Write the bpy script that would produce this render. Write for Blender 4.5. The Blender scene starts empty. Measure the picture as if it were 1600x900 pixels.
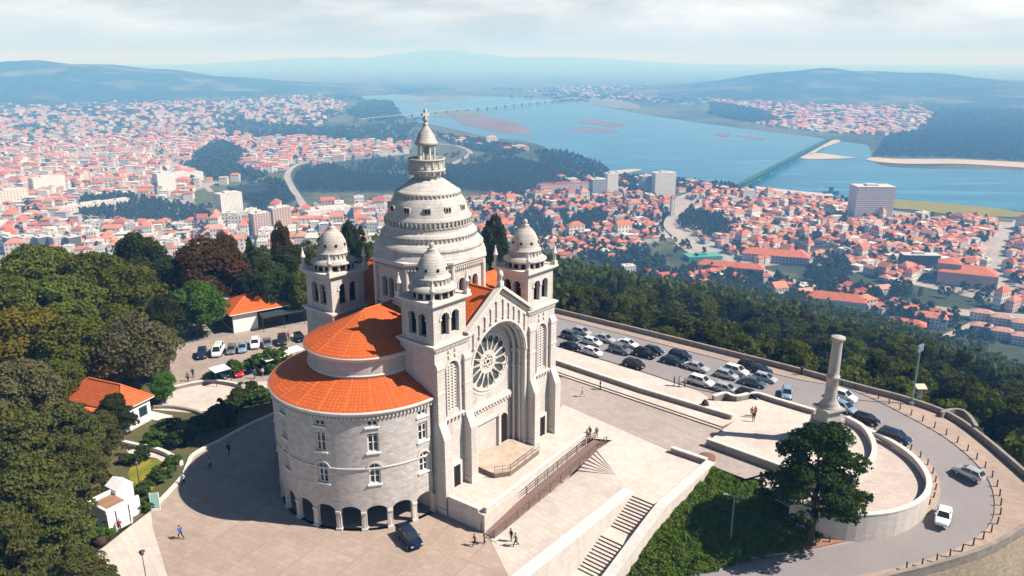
import bpy, bmesh, math, random
import numpy as np
from mathutils import Vector, Matrix
from mathutils.geometry import tessellate_polygon
PI = math.pi
random.seed(7); rng = np.random.default_rng(7)
scene = bpy.context.scene
COL = scene.collection

# ---------------------------------------------------------------- camera model (metres; plaza level is z = 0, camera 50 m above it)
FPX, PITCH, CH = 1196.0, math.radians(16.84), 50.0
cP, sP = math.cos(PITCH), math.sin(PITCH)
def G(px, py, z=0.0):
    """point of the horizontal plane at height z that the photograph shows at px, py"""
    u = (px-800)/FPX; v = (450-py)/FPX
    d = (u, cP+v*sP, -sP+v*cP)
    t = (z-CH)/d[2]
    return Vector((d[0]*t, d[1]*t, z))
def project(x, y, z):
    z = z-CH
    yc = y*cP-z*sP
    return 800+FPX*x/yc, 450-FPX*(y*sP+z*cP)/yc
def zat(x, y, py):
    v = (450-py)/FPX
    return (v*y*cP-y*sP)/(cP+v*sP)+CH
SEA = -190.0

# ---------------------------------------------------------------- tags and objects
def tag(o, label=None, cat=None, group=None, kind=None):
    if label: o['label'] = label
    if cat: o['category'] = cat
    if group: o['group'] = group
    if kind: o['kind'] = kind
    return o
def empty(name, loc=(0,0,0), rz=0.0, label=None, cat=None, group=None, parent=None):
    o = bpy.data.objects.new(name, None); COL.objects.link(o)
    o.location = loc; o.rotation_euler = (0,0,rz); o.empty_display_size = 0.2
    if parent: o.parent = parent
    return tag(o, label, cat, group)
def link_mesh(name, me, parent=None, loc=(0,0,0), rz=0.0):
    o = bpy.data.objects.new(name, me); COL.objects.link(o)
    o.location = loc; o.rotation_euler = (0,0,rz)
    if parent: o.parent = parent
    return o
def copy_tree(root, loc=None, rz=None, label=None, group=None):
    r = root.copy(); COL.objects.link(r)
    if loc is not None: r.location = loc
    if rz is not None: r.rotation_euler = (0,0,rz)
    if label: r['label'] = label
    if group: r['group'] = group
    for ch in list(root.children):
        c = ch.copy(); COL.objects.link(c); c.parent = r
        for g in list(ch.children):
            d = g.copy(); COL.objects.link(d); d.parent = c
    return r

class MB:
    """collects faces for one mesh"""
    def __init__(s): s.v=[]; s.f=[]; s.m=[]; s.sm=[]
    def add(s, pts, faces, mat=0, smooth=False):
        b=len(s.v); s.v.extend([tuple(p) for p in pts])
        for f in faces: s.f.append([b+i for i in f]); s.m.append(mat); s.sm.append(smooth)
    def face(s, pts, mat=0, smooth=False): s.add(pts,[list(range(len(pts)))],mat,smooth)
    def box(s, x0,x1,y0,y1,z0,z1, mat=0):
        s.add([(x0,y0,z0),(x1,y0,z0),(x1,y1,z0),(x0,y1,z0),(x0,y0,z1),(x1,y0,z1),(x1,y1,z1),(x0,y1,z1)],
              [(3,2,1,0),(4,5,6,7),(0,1,5,4),(1,2,6,5),(2,3,7,6),(3,0,4,7)],mat)
    def obox(s, c, ax, hx, hy, z0, z1, mat=0):
        """box centred at c (x,y), long axis direction ax (x,y)"""
        a=Vector((ax[0],ax[1])).normalized(); n=Vector((-a.y,a.x)); c=Vector((c[0],c[1]))
        q=[c-a*hx-n*hy,c+a*hx-n*hy,c+a*hx+n*hy,c-a*hx+n*hy]
        s.add([(p.x,p.y,z0) for p in q]+[(p.x,p.y,z1) for p in q],
              [(3,2,1,0),(4,5,6,7),(0,1,5,4),(1,2,6,5),(2,3,7,6),(3,0,4,7)],mat)
    def beam(s, p, q, w, h, mat=0):
        """square bar from p to q"""
        p=Vector(p); q=Vector(q); d=(q-p).normalized()
        up=Vector((0,0,1)) if abs(d.z)<.95 else Vector((1,0,0))
        a=d.cross(up).normalized()*w/2; b=a.cross(d).normalized()*h/2
        P=[p-a-b,p+a-b,p+a+b,p-a+b,q-a-b,q+a-b,q+a+b,q-a+b]
        s.add(P,[(3,2,1,0),(4,5,6,7),(0,1,5,4),(1,2,6,5),(2,3,7,6),(3,0,4,7)],mat)
    def cyl(s, p, q, r0, r1, n=10, mat=0, caps=True, smooth=True):
        p=Vector(p); q=Vector(q); d=(q-p).normalized()
        up=Vector((0,0,1)) if abs(d.z)<.95 else Vector((1,0,0))
        a=d.cross(up).normalized(); b=a.cross(d).normalized()
        P=[]
        for c,r in ((p,r0),(q,r1)):
            for i in range(n):
                t=2*PI*i/n; P.append(c+a*math.cos(t)*r+b*math.sin(t)*r)
        s.add(P,[(i,(i+1)%n,n+(i+1)%n,n+i) for i in range(n)],mat,smooth)
        if caps: s.add(P[:n],[list(range(n))[::-1]],mat); s.add(P[n:],[list(range(n))],mat)
    def tube(s, path, r, n=6, mat=0):
        for a,b in zip(path[:-1],path[1:]): s.cyl(a,b,r,r,n,mat,True)
    def lathe(s, prof, cx=0, cy=0, n=32, a0=0.0, a1=2*PI, mat=0, smooth=True):
        full=abs(a1-a0-2*PI)<1e-6; m=n if full else n+1
        P=[]
        for r,z in prof:
            for i in range(m):
                t=a0+(a1-a0)*i/n; P.append((cx+r*math.cos(t),cy+r*math.sin(t),z))
        F=[]
        for k in range(len(prof)-1):
            for i in range(n):
                j=(i+1)%m; F.append((k*m+i,k*m+j,(k+1)*m+j,(k+1)*m+i))
        s.add(P,F,mat,smooth)
    def poly(s, pts, mat=0):
        """flat or nearly flat polygon, any outline"""
        tr=tessellate_polygon([[Vector(p) for p in pts]])
        s.add(pts,[list(t) for t in tr],mat)
    def prism(s, pts, z0, z1, mat=0, mside=None):
        """pts xy outline; z0 bottom, z1 top"""
        top=[(p[0],p[1],z1) for p in pts]; bot=[(p[0],p[1],z0) for p in pts]; n=len(pts)
        s.poly(top,mat)
        s.add(bot+top,[(i,(i+1)%n,n+(i+1)%n,n+i) for i in range(n)],mat if mside is None else mside)
    def build(s, name, mats, parent=None, loc=(0,0,0), rz=0.0, recalc=False, weld=False):
        me=bpy.data.meshes.new(name); me.from_pydata(s.v,[],s.f)
        for m in (mats if isinstance(mats,(list,tuple)) else [mats]): me.materials.append(m)
        me.polygons.foreach_set('material_index',s.m); me.polygons.foreach_set('use_smooth',s.sm)
        if recalc or weld:
            bm=bmesh.new(); bm.from_mesh(me)
            if weld: bmesh.ops.remove_doubles(bm,verts=bm.verts,dist=1e-4)
            bmesh.ops.recalc_face_normals(bm,faces=bm.faces); bm.to_mesh(me); bm.free()
        me.update()
        return link_mesh(name,me,parent,loc,rz)

# openings: (u0,u1,zbot(u),ztop(u))
def op_rect(u0,u1,z0,z1): return (u0,u1,(lambda u:z0),(lambda u:z1),2)
def op_arch(u0,u1,z0,zs):
    """round-headed opening, springing at zs"""
    c=(u0+u1)/2; r=(u1-u0)/2
    return (u0,u1,(lambda u:z0),(lambda u:zs+math.sqrt(max(0,r*r-(u-c)**2))),10)
def op_circ(c,zc,r):
    f=lambda u:math.sqrt(max(0,r*r-(u-c)**2))
    return (c-r,c+r,(lambda u:zc-f(u)),(lambda u:zc+f(u)),24)
def wall(mb, u0,u1,z0,z1, ops, fn, depth=0.4, mat=0, mrev=None, mback=None, du=None):
    """wall sheet over u0..u1, z0..z1 (z1 may be a function) with openings, their reveals and a back panel at depth"""
    ztop = z1 if callable(z1) else (lambda u:z1)
    mrev = mat if mrev is None else mrev
    cuts={round(u0,5),round(u1,5)}
    for o in ops:
        n=o[4]; c=(o[0]+o[1])/2; r=(o[1]-o[0])/2
        for i in range(n+1): cuts.add(round(c-r*math.cos(PI*i/n),5) if n>2 else round(o[0]+(o[1]-o[0])*i/n,5))
    cs=sorted(c for c in cuts if u0-1e-6<=c<=u1+1e-6)
    if du:
        ex=[]
        for a,b in zip(cs[:-1],cs[1:]):
            k=int((b-a)/du)
            for i in range(1,k+1): ex.append(a+(b-a)*i/(k+1))
        cs=sorted(cs+ex)
    for a,b in zip(cs[:-1],cs[1:]):
        if b-a<1e-5: continue
        m=(a+b)/2
        inside=sorted([o for o in ops if o[0]<m<o[1]],key=lambda o:o[2](m))
        lo=(lambda u:z0)
        for o in inside+[None]:
            hi = o[2] if o else ztop
            if hi(m)-lo(m)>1e-4:
                mb.face([fn(a,lo(a),0),fn(b,lo(b),0),fn(b,hi(b),0),fn(a,hi(a),0)],mat)
            if o:
                for f in (o[2],o[3]):
                    mb.face([fn(a,f(a),0),fn(b,f(b),0),fn(b,f(b),depth),fn(a,f(a),depth)],mrev)
                if mback is not None:
                    mb.face([fn(a,o[2](a),depth),fn(b,o[2](b),depth),fn(b,o[3](b),depth),fn(a,o[3](a),depth)],mback)
                lo=o[3]
    for o in ops:
        for u in (o[0],o[1]):
            if o[3](u)-o[2](u)>1e-3:
                mb.face([fn(u,o[2](u),0),fn(u,o[2](u),depth),fn(u,o[3](u),depth),fn(u,o[3](u),0)],mrev)
def plane_fn(o, d, n):
    o=Vector(o); d=Vector(d); n=Vector(n)
    return lambda u,z,dep: o+d*u+Vector((0,0,z))-n*dep
def cyl_fn(cx,cy,R):
    """u = angle in radians"""
    return lambda u,z,dep:(cx+(R-dep)*math.cos(u),cy+(R-dep)*math.sin(u),z)

# ---------------------------------------------------------------- materials
class NT:
    def __init__(s,name):
        s.m=bpy.data.materials.new(name); s.m.use_nodes=True; s.t=s.m.node_tree; s.n=s.t.nodes; s.l=s.t.links
        s.b=s.n['Principled BSDF']; s.co=None
    def node(s,typ,**k):
        x=s.n.new(typ)
        for a,v in k.items():
            if a in x.inputs: s.put(x.inputs[a],v)
            else: setattr(x,a,v)
        return x
    def put(s,inp,v):
        if hasattr(v,'is_linked') or isinstance(v,bpy.types.NodeSocket): s.l.new(v,inp)
        else: inp.default_value=v
    def coord(s):
        if s.co is None: s.co=s.n.new('ShaderNodeTexCoord').outputs['Object']
        return s.co
    def noise(s,scale,detail=4,rough=.6,vec=None,dim='3D'):
        x=s.n.new('ShaderNodeTexNoise'); x.noise_dimensions=dim; x.inputs['Scale'].default_value=scale; x.inputs['Detail'].default_value=detail; x.inputs['Roughness'].default_value=rough
        s.l.new(vec if vec is not None else s.coord(),x.inputs['Vector']); return x.outputs['Fac']
    def ramp(s,fac,stops,interp='LINEAR'):
        x=s.n.new('ShaderNodeValToRGB'); x.color_ramp.interpolation=interp
        el=x.color_ramp.elements
        while len(el)<len(stops): el.new(.5)
        for e,(p,c) in zip(el,stops):
            e.position=p; e.color=(c,c,c,1) if isinstance(c,(int,float)) else (*c,1)
        s.l.new(fac,x.inputs['Fac']); return x.outputs['Color']
    def mix(s,fac,a,b,mode='MIX'):
        x=s.n.new('ShaderNodeMix'); x.data_type='RGBA'; x.blend_type=mode
        s.put(x.inputs[0],fac)
        for i,v in ((6,a),(7,b)): s.put(x.inputs[i],v if isinstance(v,bpy.types.NodeSocket) else (*v,1))
        return x.outputs[2]
    def math(s,op,a,b=0.0,c=None):
        x=s.n.new('ShaderNodeMath'); x.operation=op; s.put(x.inputs[0],a); s.put(x.inputs[1],b)
        if c is not None: s.put(x.inputs[2],c)
        return x.outputs[0]
    def bump(s,h,strength=.3,dist=.05):
        x=s.n.new('ShaderNodeBump'); x.inputs['Strength'].default_value=strength; x.inputs['Distance'].default_value=dist
        s.l.new(h,x.inputs['Height']); s.l.new(x.outputs['Normal'],s.b.inputs['Normal'])
    def out(s,color=None,rough=.8,spec=.3,metal=0.0):
        if color is not None: s.put(s.b.inputs['Base Color'],color if isinstance(color,bpy.types.NodeSocket) else (*color,1))
        s.put(s.b.inputs['Roughness'],rough); s.b.inputs['Specular IOR Level'].default_value=spec; s.b.inputs['Metallic'].default_value=metal
        return s.m
MATS={}
def plain(name,c,rough=.6,spec=.4,metal=0.0,var=.12,scale=3.0):
    if name in MATS: return MATS[name]
    t=NT(name)
    col=t.ramp(t.noise(scale,5),[(.3,tuple(x*(1-var) for x in c)),(.7,tuple(min(1,x*(1+var)) for x in c))])
    MATS[name]=t.out(col,rough,spec,metal); return MATS[name]
def wallvec(t, mode, R=10.9, cx=0.0):
    """2D vector along a wall: plan axes (mode 'flat') or round a cylinder about (cx,0)"""
    sep=t.node('ShaderNodeSeparateXYZ'); t.l.new(t.coord(),sep.inputs[0])
    if mode=='flat': u=t.math('ADD',sep.outputs[0],sep.outputs[1])
    else:
        u=t.math('MULTIPLY',t.math('ARCTAN2',sep.outputs[1],t.math('SUBTRACT',sep.outputs[0],cx)),R)
    cb=t.node('ShaderNodeCombineXYZ'); t.l.new(u,cb.inputs[0]); t.l.new(sep.outputs[2],cb.inputs[1])
    return cb.outputs[0]
def stone(name, c, mode='flat', bw=.9, bh=.42, contrast=.22, mortar=.6, stain=.3, R=10.9, cx=0.0, bumpy=.35, msize=.025):
    t=NT(name); v=wallvec(t,mode,R,cx)
    br=t.node('ShaderNodeTexBrick'); t.l.new(v,br.inputs['Vector'])
    br.inputs['Scale'].default_value=1.0; br.inputs['Brick Width'].default_value=bw; br.inputs['Row Height'].default_value=bh
    br.inputs['Mortar Size'].default_value=msize; br.inputs['Bias'].default_value=0.0
    br.inputs['Color1'].default_value=(*[x*(1-contrast) for x in c],1); br.inputs['Color2'].default_value=(*[min(1,x*(1+contrast)) for x in c],1)
    br.inputs['Mortar'].default_value=(*[x*mortar for x in c],1)
    n1=t.noise(.35,6,.65); n2=t.noise(5.0,6,.7)
    col=t.mix(.5,br.outputs['Color'],t.ramp(n2,[(.25,tuple(x*.75 for x in c)),(.75,tuple(min(1,x*1.12) for x in c))]))
    # weather streaks: stretched down the wall
    mp=t.node('ShaderNodeMapping'); t.l.new(t.coord(),mp.inputs['Vector']); mp.inputs['Scale'].default_value=(1.1,1.1,.12)
    st=t.ramp(t.noise(1.0,6,.7,mp.outputs[0]),[(.48,0.0),(.75,1.0)])
    col=t.mix(t.math('MULTIPLY',st,stain),col,tuple(x*y for x,y in zip(c,(.52,.47,.44))))
    col=t.mix(t.ramp(n1,[(.3,.0),(.8,.5)]),col,tuple(x*y for x,y in zip(c,(.86,.78,.70))))
    h=t.math('ADD',t.math('MULTIPLY',br.outputs['Fac'],-.6),n2)
    t.bump(h,bumpy,.04)
    return t.out(col,.85,.25)
# ---------------------------------------------------------------- shared materials
STONE=(.63,.58,.54)
M={}
M['stone']=stone('pale_granite',STONE,contrast=.17,stain=.75,mortar=.5,msize=.035)
M['trim']=stone('trim_granite',(.67,.62,.575),contrast=.05,bw=1.4,bh=.6,stain=.35,bumpy=.15,msize=.012)
M['apse']=stone('rubble_granite',(.56,.515,.485),mode='cyl',cx=-10.85,bw=.62,bh=.34,contrast=.34,mortar=.95,stain=.45,bumpy=.5)
M['apseup']=stone('drum_granite',(.54,.50,.475),mode='cyl',R=6.6,cx=-10.85,bw=.9,bh=.4,contrast=.2,stain=.4)
M['dome']=stone('dome_granite',(.56,.52,.48),mode='cyl',R=6.0,cx=0.0,bw=1.0,bh=.36,contrast=.17,stain=.8,bumpy=.4,mortar=.5,msize=.035)
def grime(name,c):
    t=NT(name); n=t.noise(.8,6,.7); n2=t.noise(6,5,.7)
    col=t.mix(t.ramp(n,[(.35,0.0),(.7,1.0)]),c,tuple(x*.62 for x in c)); col=t.mix(t.math('MULTIPLY',n2,.35),col,tuple(x*.55 for x in c))
    t.bump(n2,.3,.03); return t.out(col,.85,.25)
M['cup']=stone('cupola_granite',(.55,.51,.47),contrast=.2,stain=1.0,bw=.6,bh=.3,mortar=.5,msize=.04,bumpy=.5)
M['column']=grime('column_granite',(.50,.46,.42))
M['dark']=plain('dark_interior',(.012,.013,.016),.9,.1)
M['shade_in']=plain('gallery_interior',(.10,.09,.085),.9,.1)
M['glass']=plain('window_glass',(.02,.035,.042),.12,.6,var=.4,scale=1.0)
M['rose_glass']=plain('rose_glass',(.075,.085,.085),.6,.2,var=.5,scale=4)
M['white']=plain('white_paint',(.78,.77,.74),.5,.4,var=.05)
M['door']=plain('door_wood',(.02,.016,.014),.8,.1)
M['iron']=plain('dark_iron',(.03,.03,.034),.5,.5)
M['rail']=plain('rusty_rail',(.13,.095,.08),.6,.4,var=.3)
def tiles(name,c,mode='polar',cx=0.0,ang=0.0,row=.42,colw=.40):
    """clay roof tiles: courses down the slope, pans across it"""
    t=NT(name); sep=t.node('ShaderNodeSeparateXYZ'); t.l.new(t.coord(),sep.inputs[0])
    if mode=='polar':
        x=t.math('SUBTRACT',sep.outputs[0],cx)
        a=t.math('ARCTAN2',sep.outputs[1],x); r=t.math('SQRT',t.math('ADD',t.math('MULTIPLY',x,x),t.math('MULTIPLY',sep.outputs[1],sep.outputs[1])))
        u=t.math('MULTIPLY',a,9.0); v=r
    else:
        u=t.math('ADD',t.math('MULTIPLY',sep.outputs[0],math.cos(ang)),t.math('MULTIPLY',sep.outputs[1],math.sin(ang)))
        v=t.math('MULTIPLY',sep.outputs[2],2.2)
    cb=t.node('ShaderNodeCombineXYZ'); t.l.new(u,cb.inputs[0]); t.l.new(v,cb.inputs[1])
    br=t.node('ShaderNodeTexBrick'); t.l.new(cb.outputs[0],br.inputs['Vector']); br.offset=.0
    br.inputs['Scale'].default_value=1; br.inputs['Brick Width'].default_value=colw; br.inputs['Row Height'].default_value=row; br.inputs['Mortar Size'].default_value=.06
    br.inputs['Color1'].default_value=(*[x*.74 for x in c],1); br.inputs['Color2'].default_value=(*[min(1,x*1.22) for x in c],1); br.inputs['Mortar'].default_value=(*[x*.42 for x in c],1)
    n=t.noise(.5,5,.65); n2=t.noise(3.5,5,.7)
    col=t.mix(.25,br.outputs['Color'],c)
    col=t.mix(t.ramp(n,[(.38,0.0),(.7,.65)]),col,(c[0]*.72,c[1]*.72,c[2]*.9))
    col=t.mix(t.ramp(n2,[(.5,0.0),(.72,.6)]),col,(c[0]*.55,c[1]*.7,c[2]*1.2))
    t.bump(t.math('MULTIPLY',br.outputs['Fac'],-1.0),.5,.05)
    return t.out(col,.75,.25)
TILE=(.69,.135,.026)
M['tile_apse']=tiles('apse_roof_tiles',TILE,'polar',-10.85)
M['tile_flat']=tiles('nave_roof_tiles',TILE,'flat',0,PI/2)
M['ridge']=plain('ridge_tiles',(.60,.145,.036),.75,.2,var=.2)
M['tile_house']=tiles('house_roof_tiles',(.60,.135,.035),'flat',0,.7,row=.5,colw=.4)

# ---------------------------------------------------------------- the basilica (local frame: dome axis at the origin, facade towards -Y)
BAS=(-10.2,92.1); BROT=math.radians(50.15)
def bw(X,Y,z=0.0):
    c,s=math.cos(BROT),math.sin(BROT)
    return Vector((BAS[0]+X*c-Y*s,BAS[1]+X*s+Y*c,z))
basilica=empty('basilica',(BAS[0],BAS[1],0),BROT,'pale granite basilica with a great central dome, corner towers and orange tiled apse roofs','church')
def bpart(mb,name,mats,parent=None,**k): return mb.build(name,mats,parent or basilica,**k)
FY=-11.4      # facade plane
T2=2.2        # terrace level
# --- facade
mb=MB()
fac=plane_fn((0,FY,0),(1,0,0),(0,-1,0))
gab=lambda u:24.35-abs(u)*.70
arch=op_arch(-4.75,4.75,T2,15.3)
wall(mb,-5.3,5.3,0,gab,[arch],fac,depth=1.9)
# archivolts stepping into the recess, with jamb shafts
for k,(r,d,w) in enumerate(((4.85,-.10,.28),(4.45,.55,.35),(4.1,1.2,.3))):
    n=28
    for i in range(n):
        a=PI*i/n; b=PI*(i+1)/n
        for (r0,r1,y0,y1) in ((r,r+w,FY+d,FY+d+.3),):
            P=[]
            for t in (a,b):
                for rr in (r0,r1):
                    for yy in (y0,y1): P.append((rr*math.cos(t),yy,15.3+rr*math.sin(t)))
            mb.add(P,[(0,2,6,4),(1,3,7,5),(0,1,5,4),(2,3,7,6)],1)
    if k:
        for s in (-1,1):
            mb.cyl((s*(r+w/2),FY+d+.2,T2),(s*(r+w/2),FY+d+.2,14.9),.16,.16,10,1)
            mb.box(s*(r+w/2)-.24,s*(r+w/2)+.24,FY+d-.04,FY+d+.44,14.9,15.3,1)
            mb.box(s*(r+w/2)-.22,s*(r+w/2)+.22,FY+d-.02,FY+d+.42,13.0,13.15,1)
# gable: raking copings with dentils, colonnette arcade under them
for s in (-1,1):
    mb.beam((0,FY-.12,24.62),(s*5.9,FY-.12,24.62-5.9*.70),.75,.34,1)
    mb.beam((0,FY-.05,24.18),(s*5.3,FY-.05,24.18-5.3*.70),.3,.14,1)
    for i in range(17):
        u=.25+i*.3
        if u>5.0: break
        mb.box(s*u-.07,s*u+.07,FY-.2,FY-.002,24.0-u*.70-.14,24.0-u*.70+.1,1)
for u in (-4.6,-3.6,-2.6,-1.6,-.6,.6,1.6,2.6,3.6,4.6):
    top=23.2-abs(u)*.70; bot=max(20.45 if abs(u)<1 else top-1.7, 15.3+math.sqrt(max(0,5.5**2-u*u)))
    if top-bot<.3: bot=top-.5
    mb.cyl((u,FY-.1,bot),(u,FY-.1,top),.09,.09,6,1)
    mb.box(u-.16,u+.16,FY-.26,FY-.002,bot-.2,bot,1); mb.box(u-.14,u+.14,FY-.22,FY-.002,top,top+.14,1)
mb.box(-.32,.32,FY-.42,FY+.1,24.7,25.2,1)
mb.lathe([(.22,25.2),(.16,25.5),(.3,25.75),(.36,26.05),(.26,26.35),(.1,26.5),(.0,26.55)],0,FY-.15,12,mat=1)
facade=bpart(mb,'facade',[M['stone'],M['trim']])
# back wall of the recess with rose, frieze and door
mb=MB(); BY=FY+1.9
bk=plane_fn((0,BY,0),(1,0,0),(0,-1,0))
rose=op_circ(0,14.65,3.5); dor=op_arch(2.15,3.65,T2,6.0)
wall(mb,-4.9,4.9,T2,20.3,[rose,dor],bk,depth=.35,mat=0,mrev=1)
for rr,dz in ((3.5,.1),(3.95,.06)):
    n=48
    for i in range(n):
        a=2*PI*i/n; b=2*PI*(i+1)/n; P=[]
        for t in (a,b):
            for r_ in (rr,rr+.17):
                for yy in (BY-dz,BY-.003): P.append((r_*math.cos(t),yy,14.65+r_*math.sin(t)))
        mb.add(P,[(0,2,6,4),(1,3,7,5),(0,1,5,4),(2,3,7,6)],1)
mb.box(-4.05,4.05,BY-.42,BY-.003,9.15,9.5,1); mb.box(-4.05,4.05,BY-.3,BY-.003,9.5,9.75,1)
for i in range(15):
    u=-3.85+i*.55
    mb.box(u-.12,u+.12,BY-.36,BY-.003,8.75,9.15,1)
# gabled porch to the left of the door
mb.box(-3.3,-2.9,BY-.35,BY-.003,T2,7.4,1); mb.box(-2.899,1.6,BY-.3,BY-.003,7.0,7.4,1); mb.box(1.601,2.0,BY-.35,BY-.003,T2,7.4,1)
bpart(mb,'portal_wall',[M['stone'],M['trim']])
mb=MB(); fnp=plane_fn((0,BY+.36,0),(1,0,0),(0,-1,0))
mb.add([fnp(3.6*math.cos(2*PI*i/40),14.65+3.6*math.sin(2*PI*i/40),-.17) for i in range(40)],[list(range(40))],0)
rw=bpart(mb,'rose_window',[M['rose_glass']])
mb=MB()
pol=lambda u,z,d:(z*math.cos(u),BY+.03+d,14.65+z*math.sin(u))
for i in range(16):
    a=2*PI*i/16; h=PI/16
    rin=lambda u,a=a:1.25+.02*0; 
    ro=(a+.036,a+2*h-.036,(lambda u,a=a:1.45+1.1*max(0,abs(u-a-h)-.095)/(h-.121)),(lambda u,a=a:2.72+.6*math.sqrt(max(0,1-((u-a-h)/(h-.036))**2))),14)
    wall(mb,a,a+2*h,1.05,3.49,[ro],pol,depth=.07)
for i in range(6):
    a=2*PI*i/6
    for k in range(10):
        t0=2*PI*k/10; t1=2*PI*(k+1)/10; c=(.58*math.cos(a),.58*math.sin(a)); P=[]
        for t in (t0,t1):
            for r_ in (.17,.3):
                for yy in (.06,.24): P.append((c[0]+r_*math.cos(t),BY+yy*.5,14.65+c[1]+r_*math.sin(t)))
        mb.add(P,[(0,2,6,4),(1,3,7,5),(0,1,5,4),(2,3,7,6)],0)
for r_ in (.28,.9):
    for k in range(24):
        t0=2*PI*k/24; t1=2*PI*(k+1)/24; P=[]
        for t in (t0,t1):
            for q in (r_,r_+.14):
                for yy in (.02,.26): P.append((q*math.cos(t),BY+yy*.5,14.65+q*math.sin(t)))
        mb.add(P,[(0,2,6,4),(1,3,7,5),(0,1,5,4),(2,3,7,6)],0)
bpart(mb,'tracery',[M['trim']],rw)
mb=MB(); mb.box(2.1,3.7,BY+.13,BY+.17,T2,6.9,0)
d_=bpart(mb,'door',[M['door']])
mb=MB(); mb.box(2.86,2.94,BY+.08,BY+.13,3.1,3.3,0); bpart(mb,'handle',[M['iron']],d_)

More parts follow.
